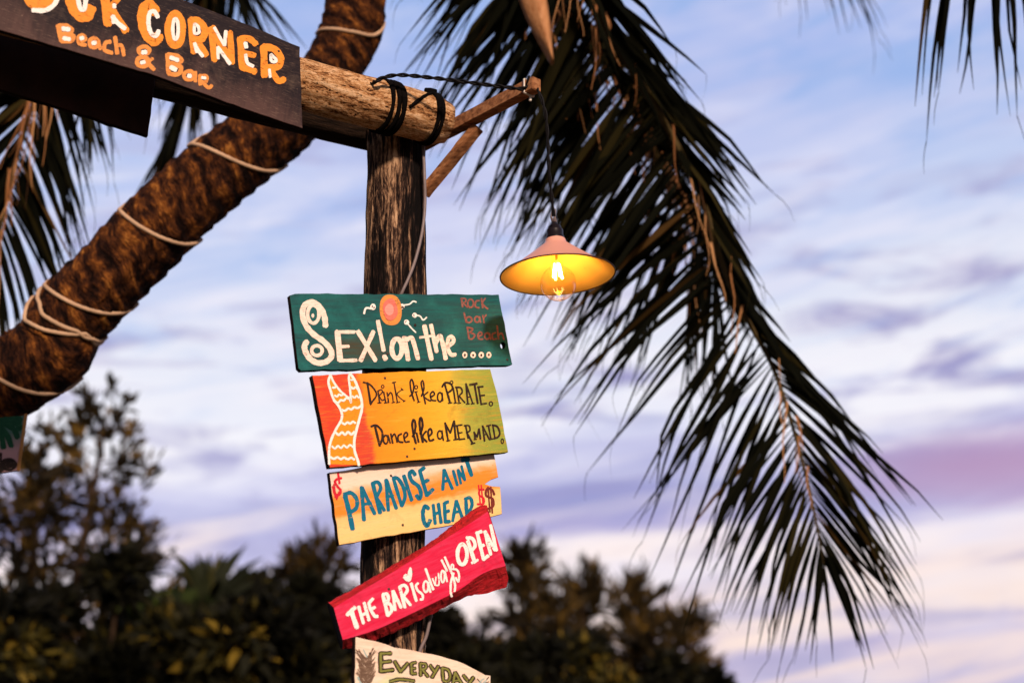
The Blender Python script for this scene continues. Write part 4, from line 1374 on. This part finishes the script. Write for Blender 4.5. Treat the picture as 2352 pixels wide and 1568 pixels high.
# ------------------------------------------------------------------ fronds
class LeafSet:
    def __init__(self):
        self.v, self.f, self.r = [], [], []

    def blade(self, pts, widths, wvecs, rnd):
        i0 = len(self.v)
        n = len(pts)
        for p, w, wv in zip(pts, widths, wvecs):
            self.v.append(p - wv * (w / 2)); self.v.append(p + wv * (w / 2))
            self.r += [rnd, rnd]
        for i in range(n - 1):
            a = i0 + 2 * i
            self.f.append((a, a + 1, a + 3, a + 2))

    def mesh(self, name):
        me = mesh(name, self.v, self.f)
        at = me.attributes.new('rnd', 'FLOAT', 'POINT')
        at.data.foreach_set('value', self.r)
        return me


HUB = tpts[-1]
DOWN = Vector((0, 0, -1))


def frond(pts, n, left, right, width=0.026, droop=0.25, dry=0, from_hub=True, r0=0.016, t0=0.12, gap=0.05, dry_len=(0.12, 0.4), spread=0.25, seed=1, tipfrac=1.0):
    """left/right: lists of (t, length m, angle deg from the midrib)"""
    rd = random.Random(seed)
    w3 = [P(*p) for p in pts]
    if from_hub:
        w3 = [HUB] + w3
    cur = [Vector(p) for p in cr(w3, 14)]
    m_ = len(cur)
    root = child('frond', tube(cur, lambda t: r0 * (1 - 0.86 * t) + 0.0012, 10), M['rachis'], palm, True)
    mid = cur[m_ // 2]
    V = (CAM - mid).normalized()
    ls = LeafSet()
    dl = LeafSet()
    L = [0.0]
    for i in range(1, m_):
        L.append(L[-1] + (cur[i] - cur[i - 1]).length)
    tot = L[-1]

    def at(t):
        s = t * tot
        i = max(1, min(m_ - 1, int(np.searchsorted(L, s))))
        f = (s - L[i - 1]) / max(L[i] - L[i - 1], 1e-6)
        return cur[i - 1].lerp(cur[i], f), (cur[min(i + 1, m_ - 1)] - cur[max(i - 2, 0)]).normalized()
    for side, spec in ((1, left), (-1, right)):
        if not spec:
            continue
        ts = [s[0] for s in spec]
        clump = 0.0
        for i in range(n):
            t = t0 + (1 - t0) * (i + rd.uniform(-0.3, 0.3)) / (n - 1)
            t = min(max(t, t0), 0.999)
            if rd.random() < gap:
                continue
            p, T = at(t)
            ln = np.interp(t, ts, [s[1] for s in spec]) * rd.uniform(0.82, 1.12)
            if i % 5 == 0:
                clump = rd.gauss(0, 5)
            an = R(np.interp(t, ts, [s[2] for s in spec]) + clump + rd.gauss(0, 4))
            Sd = T.cross(V).normalized() * side
            dirv = (T * math.cos(an) + Sd * math.sin(an) + V * rd.gauss(0.0, spread)).normalized()
            tw = rd.gauss(0, 0.5)
            wv0 = dirv.cross(V).normalized()
            wv = (wv0 * math.cos(tw) + V * math.sin(tw)).normalized()
            k = 7
            q, ws = [], []
            dr = droop * rd.uniform(0.5, 1.5)
            kink = rd.uniform(0.55, 0.95)
            kd = Vector((rd.gauss(0, 0.15), rd.gauss(0, 0.12), rd.uniform(-0.5, -0.05)))
            for j in range(k + 1):
                s = j / k
                pos = p + dirv * (ln * s) + DOWN * (dr * ln * s * s)
                if s > kink:
                    pos += kd * (ln * (s - kink))
                q.append(pos)
                ws.append(width * (1 - 0.42 * t) * rd.uniform(0.9, 1.1) * (0.16 + 0.84 * min(1, s * 3.2)) * (1 - s ** 2.0) + 0.0014)
            r = rd.random() ** 1.3
            ls.blade(q, ws, [wv] * (k + 1), r)
            if rd.random() < 0.3:       # frayed thread at the tip
                e = q[-1]
                kx = rd.gauss(0, 0.35)
                th = [e + (dirv * (0.6 - 0.12 * z) + DOWN * (0.3 + 0.2 * z) + Vector((kx, 0, 0))) * (0.035 * z) for z in range(4)]
                ls.blade(th, [0.003, 0.0025, 0.002, 0.001], [wv] * 4, r)
    for i in range(dry):
        t = t0 + (0.9 - t0) * rd.random() ** 1.5
        p, T = at(t)
        ln = rd.uniform(*dry_len)
        q = []
        x = rd.gauss(0, 0.10); ph = rd.uniform(0, 6); am = rd.uniform(0.006, 0.02)
        st = Vector((rd.gauss(0, 0.02), -rd.uniform(0.012, 0.06), 0))
        for j in range(9):
            s = j / 8
            q.append(p + st + Vector((x * ln * s * 1.6 + am * math.sin(5 * s + ph) * s, am * math.cos(4 * s + ph) * s, -ln * s)))
        wv = Vector((rd.uniform(0.5, 1), rd.gauss(0, 0.5), 0)).normalized()
        w0 = rd.uniform(0.004, 0.012)
        dl.blade(q, [w0 * (1 - 0.75 * j / 8) for j in range(9)], [wv] * 9, rd.random())
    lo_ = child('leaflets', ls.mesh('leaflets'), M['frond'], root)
    if dry:
        child('dry_leaflets', dl.mesh('dry_leaflets'), M['dry'], root)
    return root


# the big frond hanging on the right
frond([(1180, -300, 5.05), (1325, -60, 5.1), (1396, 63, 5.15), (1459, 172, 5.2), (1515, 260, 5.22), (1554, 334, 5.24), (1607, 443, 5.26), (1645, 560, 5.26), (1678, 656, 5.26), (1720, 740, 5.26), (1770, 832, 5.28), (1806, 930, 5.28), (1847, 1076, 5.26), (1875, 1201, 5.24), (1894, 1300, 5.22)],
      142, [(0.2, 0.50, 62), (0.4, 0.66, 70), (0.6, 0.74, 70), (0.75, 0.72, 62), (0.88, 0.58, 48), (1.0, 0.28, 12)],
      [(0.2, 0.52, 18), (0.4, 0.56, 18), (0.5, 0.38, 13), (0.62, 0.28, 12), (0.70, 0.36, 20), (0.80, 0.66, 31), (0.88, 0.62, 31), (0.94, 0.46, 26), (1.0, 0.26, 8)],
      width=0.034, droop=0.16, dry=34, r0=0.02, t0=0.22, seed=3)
# its neighbour just behind
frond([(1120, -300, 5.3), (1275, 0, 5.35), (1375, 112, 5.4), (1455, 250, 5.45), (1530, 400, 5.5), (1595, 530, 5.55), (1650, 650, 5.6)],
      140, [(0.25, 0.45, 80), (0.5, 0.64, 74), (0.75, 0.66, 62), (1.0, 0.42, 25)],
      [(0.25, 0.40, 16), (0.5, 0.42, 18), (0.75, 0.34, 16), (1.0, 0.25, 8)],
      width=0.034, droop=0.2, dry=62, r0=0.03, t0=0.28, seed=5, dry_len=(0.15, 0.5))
# sparse frond left of the spathe
frond([(1060, -380, 5.2), (1150, -220, 5.4), (1205, -60, 5.6), (1250, 90, 5.7), (1290, 260, 5.75), (1315, 420, 5.75)],
      62, [(0.25, 0.42, 80), (0.6, 0.36, 62), (1.0, 0.24, 25)], [(0.3, 0.3, 40), (1.0, 0.22, 20)],
      width=0.017, droop=0.35, dry=6, t0=0.35, seed=8, gap=0.12)
# fronds on the left side of the crown
frond([(560, -420, 5.3), (330, -170, 5.4), (180, 20, 5.45), (95, 190, 5.5), (40, 360, 5.5), (0, 530, 5.5), (-40, 700, 5.45)],
      125, [(0.3, 0.5, 30), (0.6, 0.42, 34), (1.0, 0.25, 12)], [(0.3, 0.5, 45), (0.6, 0.44, 44), (0.85, 0.40, 40), (1.0, 0.3, 12)],
      width=0.037, droop=0.3, dry=60, t0=0.36, seed=12, dry_len=(0.1, 0.45))
frond([(640, -330, 6.2), (500, -90, 6.6), (462, 110, 6.8), (420, 250, 6.9), (375, 370, 6.9)],
      96, [(0.3, 0.50, 26), (0.7, 0.45, 16), (1.0, 0.25, 8)], [(0.3, 0.62, 20), (0.7, 0.48, 16), (1.0, 0.22, 6)],
      width=0.052, droop=0.2, t0=0.38, seed=15, gap=0.12)
frond([(640, -560, 5.8), (470, -520, 6.0), (400, -360, 6.2), (440, -190, 6.3), (530, -60, 6.3)],
      70, [(0.3, 0.6, 40), (0.7, 0.62, 36), (1.0, 0.45, 10)], [(0.3, 0.5, 20), (0.7, 0.5, 22), (1.0, 0.4, 8)],
      width=0.036, droop=0.22, t0=0.36, seed=18, spread=0.15, gap=0.1)
# fronds at the top right
frond([(1300, -520, 5.0), (1700, -400, 4.9), (2050, -260, 4.8), (2250, -165, 4.8), (2520, -120, 4.8)],
      40, [(0.3, 0.38, 62), (0.7, 0.40, 76), (0.85, 0.42, 74), (1.0, 0.36, 50)], [(0.3, 0.3, 60), (1.0, 0.2, 30)],
      width=0.034, droop=0.45, t0=0.80, seed=21, spread=0.05, gap=0.1)
frond([(1200, -560, 5.6), (1500, -420, 6.2), (1740, -190, 6.6), (1890, -80, 6.7), (1990, -20, 6.7)],
      54, [(0.3, 0.32, 70), (0.7, 0.22, 62), (1.0, 0.18, 20)], [(0.3, 0.3, 60), (1.0, 0.1, 20)],
      width=0.017, droop=0.5, t0=0.55, seed=24, gap=0.2)

# dried flower sheath hanging from the crown
sp = []
for k in range(25):
    t = k / 24
    sp.append((1185 + 60 * t + 25 * t * t, -180 + 320 * t, 5.0))
sv, sf = [], []
for k, (u, v, d) in enumerate(sp):
    t = k / 24
    w = 31 * (1 - max(0, (t - 0.45) / 0.55) ** 1.7) + 0.6
    c = P(u, v, d)
    for j in range(9):
        a = (j / 8 - 0.5) * 2
        off = a * w * d / F
        sv.append(c + Vector((off, 0.035 * (abs(a) ** 1.5) - (0.014 if a > 0.2 else 0), 0)))
for k in range(24):
    for j in range(8):
        sf.append((k * 9 + j, k * 9 + j + 1, (k + 1) * 9 + j + 1, (k + 1) * 9 + j))


def m_spathe(b):
    n = b.noise(b.mapv(b.coord('Object'), scale=(90, 90, 8)), 1.0, 4, 0.6, 0.2)
    b.out(b.ramp(n, [(0.3, (0.34, 0.13, 0.045)), (0.7, (0.60, 0.30, 0.14))]), 0.6, b.bump(n, 0.3, 0.003), 0.25)


spo = child('spathe', mesh('spathe', sv, sf), material('dry_spathe', m_spathe), palm, True)
md = spo.modifiers.new('thickness', 'SOLIDIFY')
md.thickness = 0.006
md.offset = 0


# ------------------------------------------------------------------ background vegetation
def quads_mesh(name, c, d, wv, ln, w, rnd):
    """many small pointed leaves: c base, d direction, wv width direction (all N x 3)"""
    n = len(c)
    v = np.empty((n, 4, 3))
    v[:, 0] = c
    v[:, 1] = c + d * (ln * 0.5)[:, None] + wv * (w * 0.5)[:, None]
    v[:, 2] = c + d * ln[:, None]
    v[:, 3] = c + d * (ln * 0.5)[:, None] - wv * (w * 0.5)[:, None]
    me = bpy.data.meshes.new(name)
    me.vertices.add(n * 4)
    me.vertices.foreach_set('co', v.reshape(-1))
    me.loops.add(n * 4)
    me.loops.foreach_set('vertex_index', np.arange(n * 4, dtype=np.int32))
    me.polygons.add(n)
    me.polygons.foreach_set('loop_start', np.arange(0, n * 4, 4, dtype=np.int32))
    me.update(calc_edges=True)
    at = me.attributes.new('rnd', 'FLOAT', 'POINT')
    at.data.foreach_set('value', np.repeat(rnd, 4).astype(np.float32))
    return me


def unit(a):
    return a / (np.linalg.norm(a, axis=1)[:, None] + 1e-9)


def limb_meshes(paths):
    return join_meshes([tube([Vector(p) for p in pts], (lambda r0, r1: (lambda t: r0 + (r1 - r0) * t))(r0, r1), 7) for pts, r0, r1 in paths])


def wispy_tree(name, label, u, top_v, depth, half_px, n_br=46, dens=1.0, bare=0.28, lean=0.0, seed=1, mat='casuarina', needle=0.26, group=None, cat='tree', lift=0.55):
    """casuarina-like: a leader with rising limbs that carry drooping needle sprays"""
    g_ = np.random.default_rng(seed)
    top = P(u, top_v, depth)
    H = top.z
    half = half_px * depth / F
    bx, by = top.x - lean * H, top.y
    root = thing(name, label, cat, (bx, by, 0), group)
    paths = []
    leader = []
    for k in range(10):
        t = k / 9
        leader.append((bx + lean * H * t + 0.06 * math.sin(5 * t + seed), by + 0.05 * math.cos(4 * t + seed), H * t * 0.985))
    paths.append((cr(leader, 3), 0.13, 0.012))
    cs, ds_, rn = [], [], []
    for i in range(n_br):
        t = bare + (0.97 - bare) * ((i + g_.uniform(0, 1)) / n_br)
        ang = i * 2.4 + g_.uniform(-0.5, 0.5)
        L_ = half * (1.08 - 0.92 * ((t - bare) / (1 - bare)) ** 1.15) * g_.uniform(0.55, 1.25)
        p0 = np.array((bx + lean * H * t, by, H * t))
        d0 = np.array((math.cos(ang), math.sin(ang), lift + g_.uniform(-0.2, 0.35)))
        d0 /= np.linalg.norm(d0)
        pts = [p0 + d0 * L_ * s + np.array((0, 0, -0.16 * L_ * s * s)) for s in (0, 0.35, 0.7, 1.0)]
        paths.append((cr(pts, 3), 0.030 * (1.2 - t), 0.004))
        ntw = max(3, int(L_ * 6 * dens))
        for q in range(ntw):
            s = 1.06 - 0.85 * g_.uniform(0, 1) ** 1.5
            b0 = p0 + d0 * L_ * s + np.array((0, 0, -0.16 * L_ * s * s))
            td = d0 * 0.8 + g_.normal(0, 0.55, 3) + np.array((0, 0, 0.35))
            td /= np.linalg.norm(td)
            tl = g_.uniform(0.25, 0.6) * (0.35 + 0.4 * half)
            nn = 15
            ss = g_.uniform(0.05, 1.0, nn)[:, None]
            c = b0 + td * tl * ss + g_.normal(0, 0.022, (nn, 3))
            dd = unit(td * 0.9 + g_.normal(0, 0.42, (nn, 3)) + np.array((0, 0, 0.10)))
            tone = g_.normal(0, 0.22)
            cs.append(c); ds_.append(dd)
            rn.append(np.clip(0.42 + tone + g_.normal(0, 0.16, nn), 0, 1))
    c = np.concatenate(cs); dd = np.concatenate(ds_); rn = np.concatenate(rn)
    n = len(c)
    wv = unit(np.cross(dd, g_.normal(0, 1, (n, 3))))
    me = quads_mesh('crown', c, dd, wv, needle * g_.uniform(0.6, 1.3, n), 0.042 * g_.uniform(0.7, 1.4, n), rn)
    child('trunk', limb_meshes(paths), M['bark'], root, True)
    child('crown', me, M[mat], root)
    return root


def bush(name, label, u, top_v, depth, half_px, n=9000, leaf=(0.13, 0.07), seed=1, mat='shrub', group=None, clumps=26, cat='bush', skirt=0.1):
    g_ = np.random.default_rng(seed)
    top = P(u, top_v, depth)
    H = top.z
    half = half_px * depth / F
    root = thing(name, label, cat, (top.x, top.y, 0), group)
    paths = []
    cs, ds_, rn = [], [], []
    per = n // clumps
    for i in range(clumps):
        a = g_.uniform(0, 6.283); r_ = half * math.sqrt(g_.uniform(0, 1)) * 0.85
        hz = H * (skirt + (1.0 - skirt) * g_.uniform(0, 1) ** 0.6) * (1 - 0.22 * (r_ / half) ** 2)
        c0 = np.array((top.x + r_ * math.cos(a), top.y + 0.7 * r_ * math.sin(a), hz))
        paths.append((cr([(top.x + g_.normal(0, 0.1), top.y + g_.normal(0, 0.1), 0), ((top.x + c0[0]) / 2, (top.y + c0[1]) / 2, hz * 0.6), tuple(c0)], 4), 0.05, 0.008))
        sr = half * g_.uniform(0.20, 0.42)
        dr = unit(g_.normal(0, 1, (per, 3)))
        rr = sr * g_.uniform(0.25, 1.0, per) ** 0.5
        cs.append(c0 + dr * rr[:, None] * np.array((1, 1, 0.75)))
        ds_.append(unit(dr * 0.7 + g_.normal(0, 0.6, (per, 3)) + np.array((0, 0, -0.15))))
        rn.append(np.clip(g_.beta(1.3, 2.6) + g_.normal(0, 0.18, per), 0, 1))
    c = np.concatenate(cs); dd = np.concatenate(ds_); rn = np.concatenate(rn)
    m_ = len(c)
    wv = unit(np.cross(dd, g_.normal(0, 1, (m_, 3))))
    child('stems', limb_meshes(paths), M['bark'], root, True)
    child('crown', quads_mesh('crown', c, dd, wv, leaf[0] * g_.uniform(0.6, 1.5, m_), leaf[1] * g_.uniform(0.6, 1.4, m_), rn), M[mat], root)
    return root


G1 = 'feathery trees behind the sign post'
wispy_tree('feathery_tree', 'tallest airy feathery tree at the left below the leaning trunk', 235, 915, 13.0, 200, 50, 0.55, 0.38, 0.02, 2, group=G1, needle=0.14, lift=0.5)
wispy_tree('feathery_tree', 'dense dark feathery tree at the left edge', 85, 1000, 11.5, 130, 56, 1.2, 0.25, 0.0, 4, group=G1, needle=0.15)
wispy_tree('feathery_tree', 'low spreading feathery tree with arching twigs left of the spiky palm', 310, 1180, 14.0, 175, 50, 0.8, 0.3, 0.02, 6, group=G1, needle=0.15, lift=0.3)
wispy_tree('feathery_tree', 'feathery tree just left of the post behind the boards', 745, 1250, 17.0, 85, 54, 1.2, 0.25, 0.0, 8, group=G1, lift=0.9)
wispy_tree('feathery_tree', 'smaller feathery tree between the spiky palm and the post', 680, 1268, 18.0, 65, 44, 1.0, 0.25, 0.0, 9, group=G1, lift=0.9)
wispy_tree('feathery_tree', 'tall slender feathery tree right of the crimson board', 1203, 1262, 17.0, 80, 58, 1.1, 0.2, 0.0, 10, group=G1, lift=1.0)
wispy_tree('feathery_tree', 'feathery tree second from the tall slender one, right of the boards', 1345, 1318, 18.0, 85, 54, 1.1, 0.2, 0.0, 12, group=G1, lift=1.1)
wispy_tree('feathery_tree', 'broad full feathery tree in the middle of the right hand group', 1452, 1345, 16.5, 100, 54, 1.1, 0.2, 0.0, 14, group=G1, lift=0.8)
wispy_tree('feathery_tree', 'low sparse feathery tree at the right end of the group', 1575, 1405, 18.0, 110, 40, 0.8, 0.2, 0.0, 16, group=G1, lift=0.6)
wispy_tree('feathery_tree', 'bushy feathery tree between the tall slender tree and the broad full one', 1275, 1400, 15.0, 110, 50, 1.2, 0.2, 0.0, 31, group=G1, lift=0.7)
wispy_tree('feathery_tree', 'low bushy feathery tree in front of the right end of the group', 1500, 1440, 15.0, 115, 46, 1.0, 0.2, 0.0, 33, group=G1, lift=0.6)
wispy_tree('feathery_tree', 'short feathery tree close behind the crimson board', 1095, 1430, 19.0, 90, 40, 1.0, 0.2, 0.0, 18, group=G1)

G2 = 'bushes in front of the trees'
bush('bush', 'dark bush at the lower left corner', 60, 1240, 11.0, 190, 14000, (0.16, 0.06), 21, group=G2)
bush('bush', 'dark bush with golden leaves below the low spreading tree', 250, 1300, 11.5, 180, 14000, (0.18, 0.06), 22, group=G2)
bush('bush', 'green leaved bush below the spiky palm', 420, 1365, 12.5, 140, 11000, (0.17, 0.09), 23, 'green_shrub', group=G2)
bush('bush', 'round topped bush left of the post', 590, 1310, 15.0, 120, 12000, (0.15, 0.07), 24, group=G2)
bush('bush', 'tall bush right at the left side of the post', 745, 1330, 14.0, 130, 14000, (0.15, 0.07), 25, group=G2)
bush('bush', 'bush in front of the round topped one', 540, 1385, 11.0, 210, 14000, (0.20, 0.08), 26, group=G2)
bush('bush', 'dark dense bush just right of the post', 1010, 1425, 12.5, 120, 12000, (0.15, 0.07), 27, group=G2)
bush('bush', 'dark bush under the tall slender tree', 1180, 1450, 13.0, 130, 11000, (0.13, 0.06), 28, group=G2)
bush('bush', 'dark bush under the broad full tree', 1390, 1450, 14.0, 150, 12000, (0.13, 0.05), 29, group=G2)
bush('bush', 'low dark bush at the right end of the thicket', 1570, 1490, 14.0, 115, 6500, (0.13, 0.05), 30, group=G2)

# spiky young palm in the thicket
sp_top = P(485, 1265, 13.5)
spk = thing('spiky_palm', 'small dark spiky palm sticking up out of the thicket', 'palm tree', (sp_top.x, sp_top.y, 0))
child('trunk', tube([Vector((sp_top.x, sp_top.y, 0)), Vector((sp_top.x + 0.03, sp_top.y, sp_top.z * 0.45)), Vector((sp_top.x, sp_top.y, sp_top.z - 0.55))], 0.09, 10), M['bark'], spk, True)
ls = LeafSet()
hub = Vector((sp_top.x, sp_top.y, sp_top.z - 0.55))
rd = random.Random(5)
for i in range(46):
    a = rd.uniform(0, 6.28); el = rd.uniform(R(-5), R(82))
    d = Vector((math.cos(a) * math.cos(el), math.sin(a) * math.cos(el), math.sin(el)))
    ln = rd.uniform(0.55, 0.95)
    wv = d.cross(Vector((0.3, -1, 0.2))).normalized()
    ls.blade([hub + d * ln * s + DOWN * (0.28 * ln * s * s) for s in (0, 0.25, 0.5, 0.75, 1)], [0.03, 0.07, 0.08, 0.055, 0.006], [wv] * 5, rd.random())
child('crown', ls.mesh('crown'), M['spiky'], spk)
